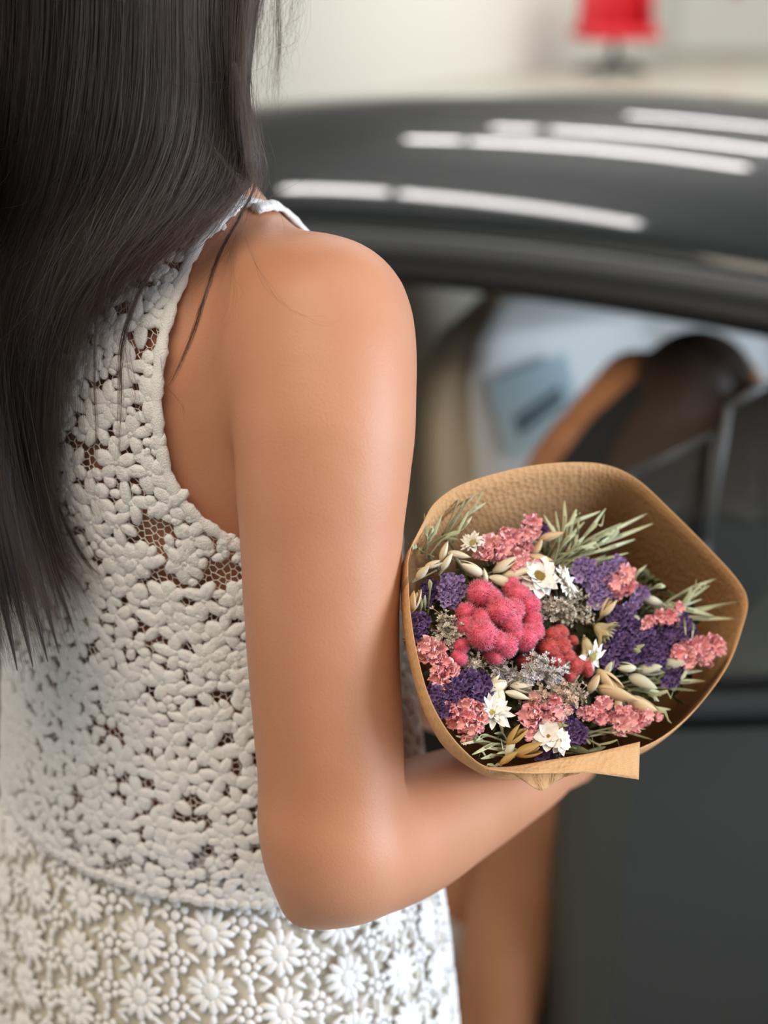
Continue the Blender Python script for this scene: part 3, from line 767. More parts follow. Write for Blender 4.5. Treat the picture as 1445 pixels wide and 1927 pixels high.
# guides as seen down the back: (px, py, clearance in front of the back); each starts at the crown
GUIDES = [
 [(-230, -640), (-330, -300), (-300, 0), (-290, 350), (-290, 700), (-260, 1000), (-230, 1190)],
 [(-150, -660), (-230, -300), (-190, 0), (-180, 350), (-190, 700), (-170, 1000), (-150, 1200)],
 [(-60, -680), (-130, -300), (-90, 0), (-95, 350), (-105, 700), (-90, 980), (-50, 1285)],
 [(20, -690), (-40, -300), (0, 0), (-20, 330), (-55, 640), (-40, 930), (20, 1265)],
 [(80, -695), (50, -300), (70, 0), (40, 330), (-15, 620), (0, 900), (85, 1250)],
 [(120, -700), (120, -300), (140, 0), (105, 320), (25, 580), (30, 860), (130, 1215)],
 [(150, -700), (190, -300), (205, 0), (175, 300), (80, 540), (55, 800), (80, 1010), (172, 1110)],
 [(180, -700), (250, -300), (262, 0), (240, 270), (150, 470), (85, 680), (75, 880), (110, 1030)],
 [(200, -695), (310, -300), (312, 0), (300, 250), (225, 420), (130, 580), (95, 740), (105, 930)],
 [(215, -690), (365, -300), (352, 0), (350, 230), (290, 390), (200, 510), (130, 640), (110, 800)],
 [(225, -680), (410, -300), (390, 0), (395, 220), (355, 360), (275, 460), (190, 560), (140, 680)],
 [(235, -670), (450, -310), (425, 0), (428, 210), (415, 330), (350, 420), (265, 500), (200, 590)],
 [(240, -660), (485, -330), (450, 0), (445, 200), (452, 315), (410, 385), (340, 450), (265, 520)],
 [(245, -650), (515, -350), (472, 0), (455, 180), (468, 310), (455, 352), (410, 400), (330, 450)],
]
NG = len(GUIDES); NS = 40
def lift(g, clear, n=NS, mult=1.0):
    q = spline(g, n); dd = []
    for px, py in q[:, :2]:
        if py < -60: b = min(back_depth(px, py, .80), back_depth(px*.8+30, py, .80))      # round the back of the head
        else:
            b = min(back_depth(px, py, .80), back_depth(px-45, py, .80), back_depth(px+45, py, .84), .875)
        dd.append(b)
    dd = np.array(dd)
    for _ in range(8): dd = np.convolve(np.pad(dd, 1, 'edge'), [.25, .5, .25], 'valid')
    t = np.linspace(0, 1, n)
    cl = clear*(.8+.6*np.sin(np.pi*np.clip(t, 0, 1)))*mult
    return np.array([tuple(P(px, py, d-c)) for (px, py), d, c in zip(q[:, :2], dd, cl)])
base = np.array([lift(g, .013) for g in GUIDES])
outer = np.array([lift(g, .030) for g in GUIDES])
# crown start of every lock, on the skull
def skull(i, n): return None
mass = MB()
nx = 3
def blend(arr, x):
    i = min(int(x), NG-2); u = x-i; return arr[i]*(1-u)+arr[i+1]*u
rowsA = [[tuple(p) for p in blend(base, x)*.75+blend(outer, x)*.25] for x in np.linspace(0, NG-1, 60)]
for k in range(58):                                    # overlapping locks under the loose strands
    x = k*(NG-1)/57.0; c = blend(base, x)*.7+blend(outer, x)*.3
    n = len(c); end = n-int(4.5*random.random())-(5 if x > 6 else 0); c = c[:end]; m = len(c)
    rad = [(.0085 if x < 12 else .0055)*(1-.15*t)*min(1, (1-t)*5+.03) for t in np.linspace(0, 1, m)]
    mass.tube([tuple(p) for p in c], rad, 7, .6, up=(0, -1, .4))
cap = [HC+Vector((0, .0, .02))]
mass.ball(HC+Vector((-.0, -.012, .028)), (.082, .098, .094), 20, 14, frame((0, 0, 1), RV))
hair = mass.build('hair', M['hair'], woman); hair['label'] = 'long dark brown hair hanging loose down the back'
N_ST = 15000; NPT = 34
ts = np.linspace(0, 1, NPT); tg = np.linspace(0, 1, NS)
strands, radii = [], []
def resample(c, t): return np.stack([np.interp(t, tg, c[:, i]) for i in range(3)], 1)
clump_off = RNG.normal(0, 1, (90, 3))
for k in range(N_ST):
    x = RNG.uniform(0, NG-1) if k % 3 else RNG.uniform(0, 8); x = min(NG-1.0001, x)
    if RNG.random() < .55: x = min(NG-1.0001, max(0, round(x*6.5)/6.5+RNG.normal(0, .045)))   # gathered into locks
    L_ = (RNG.uniform(.88, 1.0) if x < 7 else RNG.uniform(.78, 1.0)) if RNG.random() < .88 else RNG.uniform(.45, .85)
    t = ts*L_; a, b = blend(base, x), blend(outer, x); w = RNG.uniform(0, 1)**.8*1.15
    c = resample(a*(1-w)+b*w, t)
    ph = RNG.uniform(0, 6.28, 3); am = RNG.normal(0, .0022, 3)+np.array([RNG.normal(0, .003)*(1 if RNG.random() < .25 else .3), 0, 0])
    fr = RNG.uniform(.8, 3.4)
    if RNG.random() < .35: am = am*2.6
    if RNG.random() < .10: am = am+RNG.normal(0, .008, 3); fr = RNG.uniform(.5, 1.4)
    env = (t**1.3)[:, None]
    c = c+np.sin(fr*6.28*t[:, None]+ph)*am*env
    if RNG.random() < .14: c = c+np.outer(t**1.6, RNG.normal(0, .016, 3)*np.array([1, .5, .4]))
    strands.append(c); radii.append(np.interp(ts, [0, .7, 1], [.00007, .000062, .00002])*RNG.uniform(.55, 1.5))
def wisp(pts, clear, n, spread, r=.00006, z0=None):
    c0 = lift(pts, clear) if z0 is None else np.array([tuple(P(*q)) for q in spline([(*p, z0) for p in pts], NS)])
    for k in range(n):
        L_ = RNG.uniform(.72, 1.0); t = ts*L_; c = resample(c0, t)
        e = np.outer(.25+t*.9, RNG.normal(0, spread, 3)*np.array([1, .4, .6]))+np.sin(RNG.uniform(2, 5)*6.28*t[:, None]+RNG.uniform(0, 6, 3))*RNG.normal(0, spread*.35, 3)
        strands.append(c+e*(.35 if k else 0)); radii.append(np.interp(ts, [0, .6, 1], [r, r*.9, r*.25])*RNG.uniform(.7, 1.2))
# the lock lying over the shoulder, two locks down the lace, flyaways at the edges
wisp([(470, 200), (482, 330), (455, 400), (412, 480), (385, 560), (362, 630), (330, 705), (312, 735)], .010, 46, .0022, .00007)
wisp([(420, 330), (350, 430), (290, 500), (250, 580), (228, 660), (226, 780), (218, 900)], .014, 70, .0026, .00007)
wisp([(380, 340), (300, 440), (225, 530), (150, 600), (112, 680), (108, 800), (120, 900)], .016, 110, .004, .00006)
wisp([(300, 340), (230, 470), (185, 580), (178, 700), (182, 830), (178, 950)], .014, 24, .002, .00006)
wisp([(330, 400), (265, 510), (240, 640), (260, 760), (292, 850)], .012, 16, .003, .00005)
wisp([(455, -40), (462, 100), (462, 170), (483, 235), (488, 290), (478, 335)], .02, 14, .0016, .00006, .74)
wisp([(440, 120), (462, 220), (470, 300), (480, 350), (482, 372)], .02, 60, .005, .00005, .745)
wisp([(380, 250), (440, 330), (480, 352), (486, 330)], .02, 16, .005, .00004, .74)
wisp([(500, -320), (512, -60), (510, 60), (506, 170), (503, 235)], .02, 26, .012, .000045, .72)
wisp([(500, -320), (520, -60), (524, 60), (520, 150), (516, 215)], .02, 34, .004, .000045, .72)
wisp([(520, -320), (555, -80), (545, 40), (525, 110), (518, 180)], .02, 40, .016, .00004, .72)
wisp([(470, -330), (490, -60), (478, 60), (465, 150)], .02, 110, .006, .00005, .73)
wisp([(440, 380), (470, 470), (520, 560), (600, 605), (650, 600)], .006, 5, .006, .00003)
wisp([(420, 420), (440, 520), (430, 600), (370, 640)], .006, 5, .006, .00003)
wisp([(300, 650), (310, 720), (345, 770), (330, 800)], .006, 5, .004, .00003)
wisp([(90, 900), (130, 1000), (165, 1060), (195, 1090)], .012, 60, .003, .00006)
wisp([(60, 950), (110, 1050), (150, 1100), (175, 1150)], .012, 30, .003, .00006)
wisp([(-60, 850), (0, 1000), (30, 1110), (40, 1170)], .02, 160, .006, .00006)
wisp([(-30, 900), (30, 1040), (60, 1120), (75, 1175)], .02, 120, .009, .00005)
wisp([(-120, 900), (-70, 1050), (-30, 1130), (-10, 1180)], .02, 140, .009, .00005)
# crossing stray hairs over the surface of the mass
for k in range(260):
    x = RNG.uniform(2, NG-1.01); a = blend(outer, x); i0 = RNG.integers(12, NS-14); i1 = i0+RNG.integers(5, 13); sgt = a[i0:i1]; m_ = len(sgt)
    c = np.stack([np.interp(np.linspace(0, m_-1, NPT), np.arange(m_), sgt[:, i]) for i in range(3)], 1)
    c = c+np.outer(ts, RNG.normal(0, .018, 3)*np.array([1, .15, .4]))+np.outer(np.sin(ts*3.14*RNG.uniform(.6, 2)), RNG.normal(0, .008, 3)*np.array([1, .3, 1]))+np.array([0, -.005, .003])
    strands.append(c); radii.append(np.interp(ts, [0, .5, 1], [.00002, .00004, .00001]))
for k in range(3200):                                  # hair combed down over the skull from the parting
    az = RNG.uniform(0, 6.283); front = max(0, math.cos(az-R(90))); top_ = R(RNG.uniform(2, 40)); end_ = R(112-62*front+RNG.normal(0, 4)); g_ = RNG.uniform(1.0, 1.045)
    th_ = np.linspace(top_, max(end_, top_+.1), NPT); a_ = az+RNG.normal(0, .05)*ts
    c = np.stack([.082*g_*np.sin(th_)*np.cos(a_), .098*g_*np.sin(th_)*np.sin(a_), .094*g_*np.cos(th_)], 1) @ np.array(CB).T+np.array(CAPC)
    strands.append(c); radii.append(np.interp(ts, [0, .7, 1], [.00008, .00008, .00003]))
hc = bpy.data.hair_curves.new('loose_strands'); hc.add_curves([NPT]*len(strands))
hc.attributes['position'].data.foreach_set('vector', np.concatenate(strands).astype(np.float32).ravel())
ra = hc.attributes.get('radius') or hc.attributes.new('radius', 'FLOAT', 'POINT'); ra.data.foreach_set('value', np.concatenate(radii).astype(np.float32))
hm = bpy.data.materials.new('hair_strand'); hm.use_nodes = True; nt = hm.node_tree; nt.nodes.clear()
ho = nt.nodes.new('ShaderNodeOutputMaterial'); hb = nt.nodes.new('ShaderNodeBsdfHairPrincipled'); hb.parametrization = 'COLOR'
hb.inputs['Roughness'].default_value = .22; hb.inputs['IOR'].default_value = 1.38; hb.inputs['Radial Roughness'].default_value = .5
hi = nt.nodes.new('ShaderNodeHairInfo'); hr_ = nt.nodes.new('ShaderNodeValToRGB'); hr_.color_ramp.elements[0].color = (.004, .003, .0028, 1); hr_.color_ramp.elements[1].color = (.032, .021, .016, 1)
nt.links.new(hi.outputs['Random'], hr_.inputs[0]); nt.links.new(hr_.outputs[0], hb.inputs['Color']); nt.links.new(hb.outputs[0], ho.inputs[0]); hc.materials.append(hm)
hs = bpy.data.objects.new('loose_strands', hc); link(hs, hair); hs['kind'] = 'stuff'
# ------------------------------------------------------------------ the second person, leaning into the car
s2 = Sdf((-.25, 1.25, -.02), (.90, 2.75, 1.32), .0085)
hipL, hipR = P(1020, 1230, 1.90), P(1085, 1240, 1.78)
pel = (hipL+hipR)/2+Vector((0, .0, -.03)); shL = P(1190, 720, 2.13); shR = shL+EF*.25+EN*.02+Vector((0, 0, -.07)); nk = (shL+shR)/2+EN*.05+Vector((0, 0, .02))
chest = (shL+shR)/2-EN*.10+Vector((0, 0, -.07)); wst = pel.lerp(chest, .45)+Vector((0, 0, .02)); ax = (shR-shL).normalized()
s2.chain([pel-ax*.06, wst-ax*.05, chest-ax*.065, shL.lerp(nk, .3)], [.105, .088, .092, .05], .03); s2.chain([pel+ax*.06, wst+ax*.05, chest+ax*.065, shR.lerp(nk, .3)], [.105, .088, .092, .05], .05)
hd2 = P(1322, 772, 2.16)
s2.cone(nk, .050, hd2-EN*.02, .050, .03)
f2 = (EN*.75+EF*.25+Vector((0, 0, -.35))).normalized(); at2 = head(s2, hd2, f2, (EN*.35+Vector((0, 0, 1))), .98)
elL = P(1078, 832, 2.10); wrL = P(965, 985, 2.15)
s2.chain([shL, shL.lerp(elL, .5), elL], [.047, .043, .037], .02, 12); s2.chain([elL, elL.lerp(wrL, .35), wrL], [.037, .038, .024], .01, 12)
hand(s2, wrL, wrL-elL, Vector((0, .3, -1)), 1, .9, .6)
elR = shR+EN*.22+Vector((0, 0, -.17)); wrR = elR+EN*.20+EF*.05+Vector((0, 0, -.10))
s2.chain([shR, elR], [.045, .037], .02); s2.chain([elR, elR.lerp(wrR, .35), wrR], [.037, .038, .024], .01); hand(s2, wrR, EN+Vector((0, 0, -.3)), Vector((0, 0, -1)), -1, .9, .6)
knR = P(985, 1600, 1.875); anR = Vector((.125, 1.50, .085))
s2.chain([hipR, hipR.lerp(knR, .5), knR, knR.lerp(anR, .35)-EN*.018, anR], [.088, .080, .063, .056, .034], .02, 22); foot(s2, anR, EN+EF*.2)
knL = P(950, 1440, 2.02); anL = P(848, 1752, 1.985)
s2.chain([hipL, hipL.lerp(knL, .5), knL, knL.lerp(anL, .4), anL], [.085, .072, .052, .046, .030], .02, 22)
V2, F2 = s2.mesh()
girl = thing('person', (float(anR.x), float(anR.y), 0), 'person with long dark hair bending into the car through its open door', 'person')
obj('body', V2, F2, M['skin_two'], girl)
# clothing: loose shells grown from the same posture
c2 = Sdf((-.1, 1.3, .45), (.90, 2.4, 1.32), .0095)
c2.chain([wst-ax*.05-EN*.02, chest-ax*.065, shL.lerp(nk, .45)], [.102, .104, .062], .03); c2.chain([wst+ax*.05-EN*.02, chest+ax*.065, shR.lerp(nk, .45)], [.102, .104, .062], .05)
v, f = c2.mesh(); obj('top', v, f, M['dark_cloth'], girl)
bvh_two = BVHTree.FromPolygons([tuple(x) for x in np.vstack([V2, v])], [tuple(x) for x in np.vstack([F2, f+len(V2)])])
def onback(px, py, dflt):
    o = Vector((0, 0, CAM_Z)); d = P(px, py, 1)-o; h = bvh_two.ray_cast(o, d.normalized()); return P(px, py, min(dflt, h[3]/d.length-.02) if h[0] else dflt)
c3 = Sdf((-.1, 1.3, .45), (.7, 2.2, 1.2), .0095)
c3.chain([pel-ax*.06+Vector((0, 0, .03)), hipL, hipL.lerp(knL, .30)], [.112, .105, .092], .03); c3.chain([pel+ax*.06+Vector((0, 0, .05)), hipR, hipR.lerp(knR, .28)], [.112, .105, .096], .05)
v, f = c3.mesh(); obj('shorts', v, f, M['navy'], girl)
# trainers: one on the door sill, one on the floor
def shoe(a, d):
    d = Vector(d); d.z = 0; d.normalize(); b = Vector((a.x, a.y, a.z-.075)); z = Vector((0, 0, 1)); k = Sdf(b-Vector((.22, .22, .03)), b+Vector((.22, .22, .16)), .005)
    k.chain([b-d*.045+z*.045, b+d*.05+z*.042, b+d*.145+z*.033], [.040, .042, .034], .02); k.cone(b-d*.03+z*.07, .040, b+d*.02+z*.06, .042, .02)
    v, f = k.mesh(); v[:, 2] = np.maximum(v[:, 2], b.z+.002); o = obj('shoe', v, f, M['white_shoe'], girl)
    MB().tube([b-d*.085+z*.012, b-d*.03+z*.012, b+d*.05+z*.012, b+d*.13+z*.012, b+d*.185+z*.014], [.024, .043, .047, .040, .016], 12, .28, up=(0, 0, 1)).build('sole', M['skirt'], o)
    for i in range(3): MB().tube([b+d*(.03+.028*i)+z*(.083-.012*i)+d.cross(z)*q for q in (-.026, 0, .026)], .004, 6).build('lace', M['skirt'], o)
shoe(anL, EN+EF*.35); shoe(anR, EN+EF*.2)
# hair
cap2 = MB(); fr = frame((0, 0, 1), ax)
c2 = hd2-f2*.025+Vector((0, 0, .02)); hm = MB()
hm.ball(c2, (.088, .098, .092), 20, 14, frame((EN*.35+Vector((0, 0, 1))), ax))
hair2 = hm.build('hair', M['hair_two'], girl)
lk = MB()
for k in range(70):
    q = k/69; st = c2+ax*(-.07+.17*q)+Vector((0, 0, .085-.25*(q-.5)**2))-EN*.04; j = random.uniform(-10, 10)
    x1, x2, x3 = 1225+240*q+j, 1165+310*q+j*1.5, 1125+360*q+j*2
    pts = spline([tuple(p) for p in (st, onback(x1, 745, 2.06), onback(x2, 840, 2.05), onback(x3, 930+60*random.random(), 2.03))], 16)
    lk.tube(pts, [.016*(1-.5*t) for t in np.linspace(0, 1, 16)], 6, .5)
lk.build('hair_lock', M['hair_two'], hair2, kind='stuff')
# ------------------------------------------------------------------ the bouquet: kraft paper and dried flowers
CR, CU, CFW = Vector((1, 0, 0)), Vector((0, SP, CP)), Vector((0, CP, -SP))
def rimd(px, py): return .800+.000165*(px-1060)-.000127*(py-1160)
APEX = P(1092, 1395, 1.10)
def rmat(name, c1, c2, rough=.75, bump=None, noise=(60, .5), trans=.0):
    """two colours: mixed per object and by a fine noise"""
    m = mat(name, c1, rough, bump=bump); nt = m.node_tree; b = nt.nodes['Principled BSDF']
    oi = nt.nodes.new('ShaderNodeObjectInfo'); n = nt.nodes.new('ShaderNodeTexNoise'); n.inputs['Scale'].default_value = noise[0]; n.inputs['Detail'].default_value = 2
    tc = nt.nodes.new('ShaderNodeTexCoord'); nt.links.new(tc.outputs['Object'], n.inputs['Vector'])
    a = nt.nodes.new('ShaderNodeMath'); a.operation = 'MULTIPLY_ADD'; a.inputs[1].default_value = 1.6*noise[1]; nt.links.new(n.outputs['Fac'], a.inputs[0])
    a2 = nt.nodes.new('ShaderNodeMath'); a2.operation = 'MULTIPLY_ADD'; a2.inputs[1].default_value = 1-noise[1]; a2.inputs[2].default_value = -.3*noise[1]
    nt.links.new(oi.outputs['Random'], a2.inputs[0]); nt.links.new(a2.outputs[0], a.inputs[2]); a.use_clamp = True
    mx = nt.nodes.new('ShaderNodeMixRGB'); mx.inputs[1].default_value = (*c1, 1); mx.inputs[2].default_value = (*c2, 1)
    nt.links.new(a.outputs[0], mx.inputs[0]); nt.links.new(mx.outputs[0], b.inputs['Base Color'])
    return m
# kraft paper with a pressed honeycomb relief
kp = mat('kraft_paper', (.47, .27, .12), .8, spec=.35); nt = kp.node_tree; pb = nt.nodes['Principled BSDF']
uv = nt.nodes.new('ShaderNodeTexCoord'); mp = nt.nodes.new('ShaderNodeMapping'); mp.inputs['Scale'].default_value = (1, 1, 1)
vo = nt.nodes.new('ShaderNodeTexVoronoi'); vo.inputs['Scale'].default_value = 1.0; vo.inputs['Randomness'].default_value = .6
fi = nt.nodes.new('ShaderNodeTexNoise'); fi.inputs['Scale'].default_value = 9; fi.inputs['Detail'].default_value = 5
ad = nt.nodes.new('ShaderNodeMath'); ad.operation = 'MULTIPLY_ADD'; ad.inputs[1].default_value = .25
bp = nt.nodes.new('ShaderNodeBump'); bp.inputs['Strength'].default_value = .65; bp.inputs['Distance'].default_value = .0012
nt.links.new(uv.outputs['UV'], mp.inputs[0]); nt.links.new(mp.outputs[0], vo.inputs['Vector']); nt.links.new(mp.outputs[0], fi.inputs['Vector'])
nt.links.new(fi.outputs['Fac'], ad.inputs[0]); nt.links.new(vo.outputs['Distance'], ad.inputs[2]); nt.links.new(ad.outputs[0], bp.inputs['Height']); nt.links.new(bp.outputs[0], pb.inputs['Normal'])
cr = nt.nodes.new('ShaderNodeValToRGB'); cr.color_ramp.elements[0].color = (.48, .245, .10, 1); cr.color_ramp.elements[1].color = (.67, .40, .19, 1); cr.color_ramp.elements[0].position = .3; cr.color_ramp.elements[1].position = .7
nt.links.new(fi.outputs['Fac'], cr.inputs[0]); nt.links.new(cr.outputs[0], pb.inputs['Base Color'])
RIM = [(768, 1085), (771, 1040), (797, 985), (818, 948), (862, 916), (930, 893), (1010, 876), (1090, 871), (1150, 879), (1203, 907), (1265, 965), (1330, 1030), (1385, 1090), (1405, 1132), (1394, 1185), (1368, 1252), (1318, 1322), (1258, 1378), (1195, 1410), (1120, 1422), (1040, 1432), (960, 1444), (915, 1442), (882, 1420), (842, 1375), (808, 1312), (785, 1230), (772, 1150)]
rs = spline([(*q,) for q in RIM]+[RIM[0]], 141)[:-1]
RC = P(1075, 1150, rimd(1075, 1150))
rows = []; NU = 22
for px, py in rs:
    a = P(px, py, rimd(px, py)); rad = (a-RC); rad = rad-(RC-APEX).normalized()*rad.dot((RC-APEX).normalized()); rad.normalize()
    lowleft = max(0, min(1, (980-px)/150))*max(0, min(1, (py-880)/150))
    b = APEX+rad*.017; col = []
    for u in np.linspace(0, 1, NU):
        bul = (.006+.013*lowleft)*math.sin(math.pi*min(1, u*1.0)**(.8-.2*lowleft))*(1-u)**.6
        col.append(a.lerp(b, u)+rad*bul)
    rows.append(col)
# short cuff below the tie, then the cut stem ends
wrap = thing('paper_wrap', APEX, 'brown embossed kraft paper cone wrapped round the dried flowers', 'wrapping paper')
g = MB().grid([[rows[i][j] for i in range(len(rows))] for j in range(NU)], closed=True)
sheet = g.build('sheet', kp, wrap)
def uvmap(o, f):
    me = o.data; l = me.uv_layers.new(name='UVMap'); vi = np.zeros(len(me.loops), int); me.loops.foreach_get('vertex_index', vi)
    l.data.foreach_set('uv', np.array([f(i) for i in range(len(me.vertices))])[vi].astype(np.float32).ravel())
nr = len(rows); uvmap(sheet, lambda i: ((i % nr)/nr*190, (i//nr)/NU*72))
sm = sheet.modifiers.new('t', 'SOLIDIFY'); sm.thickness = .0005; sm.offset = 1
def strip(name, top_, bot, d0, d1, nn=30, wv=.0012):
    t_, b_ = spline(top_, nn), spline(bot, nn); pts = []
    for k in range(7):
        w = k/6; pts.append([P(*(t_[i]*(1-w)+b_[i]*w), rimd(*t_[i])+d0*(1-w)+d1*w+wv*math.sin(i*.9+w*2)*w) for i in range(nn)])
    o = MB().grid(pts).build(name, kp, wrap); uvmap(o, lambda i: ((i % nn)*1.0, (i//nn)*.7)); o.modifiers.new('t', 'SOLIDIFY').thickness = .0005; return o
strip('folded_flap', [(905, 1444), (960, 1444), (1040, 1430), (1120, 1416), (1203, 1396)], [(912, 1447), (975, 1455), (1040, 1456), (1110, 1455), (1201, 1467)], -.003, -.012)
strip('under_flap', [(950, 1446), (1000, 1440), (1060, 1434), (1110, 1430)], [(985, 1470), (1020, 1488), (1050, 1468), (1098, 1452)], .004, .001)
MB().tube([APEX+(RC-APEX).normalized()*.012+frame(RC-APEX) @ Vector((.021*math.cos(a), .021*math.sin(a), 0)) for a in np.linspace(0, 2*math.pi, 33)], .0018, 6).build('twine', M['beige'], wrap)

def axis_at(p): return (p-APEX).normalized()
def FL(px, py, off=0.0): return P(px, py, rimd(px, py)+.014+off)
MS = {
 'coral': rmat('celosia_pink', (.72, .06, .13), (.78, .16, .22), .9, noise=(900, .6)), 'rust': rmat('celosia_coral', (.50, .045, .05), (.60, .11, .09), .9, noise=(900, .6)),
 'pink': rmat('larkspur_pink', (.88, .33, .36), (.94, .66, .63), .7, noise=(230, .55)), 'purple': rmat('statice_purple', (.17, .10, .25), (.50, .36, .60), .7, noise=(280, .5)),
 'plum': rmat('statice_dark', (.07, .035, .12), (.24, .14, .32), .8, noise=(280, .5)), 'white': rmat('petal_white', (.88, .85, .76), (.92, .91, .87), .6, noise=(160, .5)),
 'cream': rmat('bloom_cream', (.55, .47, .36), (.74, .68, .60), .8, noise=(600, .6)), 'lilac': rmat('bloom_lilac', (.52, .47, .50), (.78, .74, .74), .8, noise=(600, .6)), 'peach': rmat('bloom_peach', (.62, .40, .30), (.82, .62, .50), .8, noise=(600, .6)),
 'disc': rmat('disc_yellow', (.30, .22, .04), (.46, .40, .12), .9, noise=(1500, .8)), 'disc_dark': rmat('disc_ochre', (.10, .06, .01), (.42, .28, .05), .9, noise=(1500, .8)),
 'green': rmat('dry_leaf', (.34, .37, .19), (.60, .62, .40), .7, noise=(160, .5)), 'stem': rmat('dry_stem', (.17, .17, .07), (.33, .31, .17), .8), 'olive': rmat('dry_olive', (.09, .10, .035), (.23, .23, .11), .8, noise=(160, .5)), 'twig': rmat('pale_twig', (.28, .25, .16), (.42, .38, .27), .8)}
for kk, tip in (('coral', (.90, .42, .46, 1)), ('rust', (.80, .30, .26, 1))):
    nt = MS[kk].node_tree; b = nt.nodes['Principled BSDF']; src = b.inputs['Base Color'].links[0].from_socket; tcx = nt.nodes.new('ShaderNodeTexCoord'); ln = nt.nodes.new('ShaderNodeVectorMath'); ln.operation = 'LENGTH'
    mr = nt.nodes.new('ShaderNodeMapRange'); mr.inputs[1].default_value = .88; mr.inputs[2].default_value = 1.22; mx = nt.nodes.new('ShaderNodeMixRGB'); mx.inputs[2].default_value = tip
    nt.links.new(tcx.outputs['Object'], ln.inputs[0]); nt.links.new(ln.outputs['Value'], mr.inputs[0]); nt.links.new(mr.outputs[0], mx.inputs[0]); nt.links.new(src, mx.inputs[1]); nt.links.new(mx.outputs[0], b.inputs['Base Color'])
def oatmat(name, c1, c2):
    m = rmat(name, c1, c2, .5, noise=(120, .4)); nt = m.node_tree; b = nt.nodes['Principled BSDF']; src = b.inputs['Base Color'].links[0].from_socket
    u = nt.nodes.new('ShaderNodeTexCoord'); w = nt.nodes.new('ShaderNodeTexWave'); w.wave_type = 'BANDS'; w.bands_direction = 'X'; w.inputs['Scale'].default_value = 2.6; w.inputs['Distortion'].default_value = .3
    r = nt.nodes.new('ShaderNodeValToRGB'); r.color_ramp.elements[0].position = .02; r.color_ramp.elements[0].color = (.62, .58, .42, 1); r.color_ramp.elements[1].position = .35; r.color_ramp.elements[1].color = (1, 1, 1, 1)
    x = nt.nodes.new('ShaderNodeMixRGB'); x.blend_type = 'MULTIPLY'; x.inputs[0].default_value = 1
    nt.links.new(u.outputs['UV'], w.inputs[0]); nt.links.new(w.outputs['Fac'], r.inputs[0]); nt.links.new(src, x.inputs[1]); nt.links.new(r.outputs[0], x.inputs[2]); nt.links.new(x.outputs[0], b.inputs['Base Color']); return m
MS['oat'] = oatmat('oat_cream', (.74, .66, .46), (.88, .82, .66)); MS['oat_tan'] = oatmat('oat_tan', (.66, .47, .26), (.80, .64, .42)); MS['oat_green'] = oatmat('oat_green', (.55, .53, .39), (.76, .73, .58)); MS['oat_ochre'] = oatmat('oat_ochre', (.42, .25, .07), (.60, .40, .14))

# ---- shared meshes (unit size, facing +z)
def fuzz_lobe(mt, name, seed):
    r = np.random.default_rng(seed); v, f = sphere(14, 10); v = np.array(v); v *= (1+.05*np.sin(5*v[:, [0]]+seed)+.05*np.sin(6*v[:, [1]]))*.86; vs = [tuple(x) for x in v]; fs = [tuple(x) for x in f]
    n = 1100; k = np.arange(n)+.5; ph = np.arccos(1-2*k/n); th = math.pi*(1+5**.5)*k
    for a, b in zip(ph, th):
        d = np.array((math.sin(a)*math.cos(b), math.sin(a)*math.sin(b), math.cos(a)))+r.normal(0, .05, 3); d /= np.linalg.norm(d)
        t = np.cross(d, (.3, .5, .8)); t /= np.linalg.norm(t); u = np.cross(d, t); q = d+r.normal(0, .20, 3); b0 = d*.82; w = .026; i = len(vs)
        q = q/np.linalg.norm(q); vs += [tuple(b0+t*w), tuple(b0-t*w*.5+u*w*.87), tuple(b0-t*w*.5-u*w*.87), tuple(q*r.uniform(1.02, 1.24))]
        fs += [(i, i+1, i+3), (i+1, i+2, i+3), (i+2, i, i+3)]
    return data(name, vs, fs, mt)
def petal_grid(n, m, shape, fn):
    return [[fn(i/(n-1), 2*j/(m-1)-1, shape(i/(n-1))) for j in range(m)] for i in range(n)]
def ruffled(mt, name, seed, petals=5, cup=.5, ruf=.16, wid=.55, n=6, m=7):
    r = np.random.default_rng(seed); g = MB()
    for lay in range(2 if petals < 8 else 1):
        for k in range(petals):
            a = 2*math.pi*(k+.5*lay)/petals+r.uniform(-.25, .25); ln = r.uniform(.75, 1.05)*(1-.25*lay); c = cup*r.uniform(.6, 1.4)+.35*lay; ph = r.uniform(0, 6, 3); fold = r.uniform(-.3, .3)
            rot = Matrix.Rotation(a, 3, 'Z')
            def fn(u, v, w):
                x = u*ln; y = v*w*wid; z = c*u*u+.10*abs(v)*w+ruf*u*(math.sin(3.2*v+ph[0])*.6+math.sin(6*v+5*u+ph[1])*.45)+fold*u*v*.5
                x -= ruf*.6*u*math.sin(5*v+ph[2])
                return rot @ Vector((x, y, z))
            g.grid(petal_grid(n, m, lambda u: (.15+1.05*math.sin(min(1, u*.80+.08)*math.pi*.78))*(1 if u < .9 else .8), fn))
    return data(name, g.v, g.f, mt)
def trumpet(mt, name, seed):
    r = np.random.default_rng(seed); g = MB(); ph = r.uniform(0, 6, 4); pts = []
    for u in np.linspace(0, 1, 6):
        row = []
        for k in range(20):
            a = 2*math.pi*k/20; rad = (.12+.85*u**1.6)*(1+u*(.16*math.sin(5*a+ph[0])+.10*math.sin(9*a+ph[1])))
            row.append((rad*math.cos(a), rad*math.sin(a), -.9+1.2*u+u*u*(.22*math.sin(5*a+ph[2])+.16*math.sin(8*a+ph[3]))))
        pts.append(row)
    g.grid(pts, closed=True); return data(name, g.v, g.f, mt)
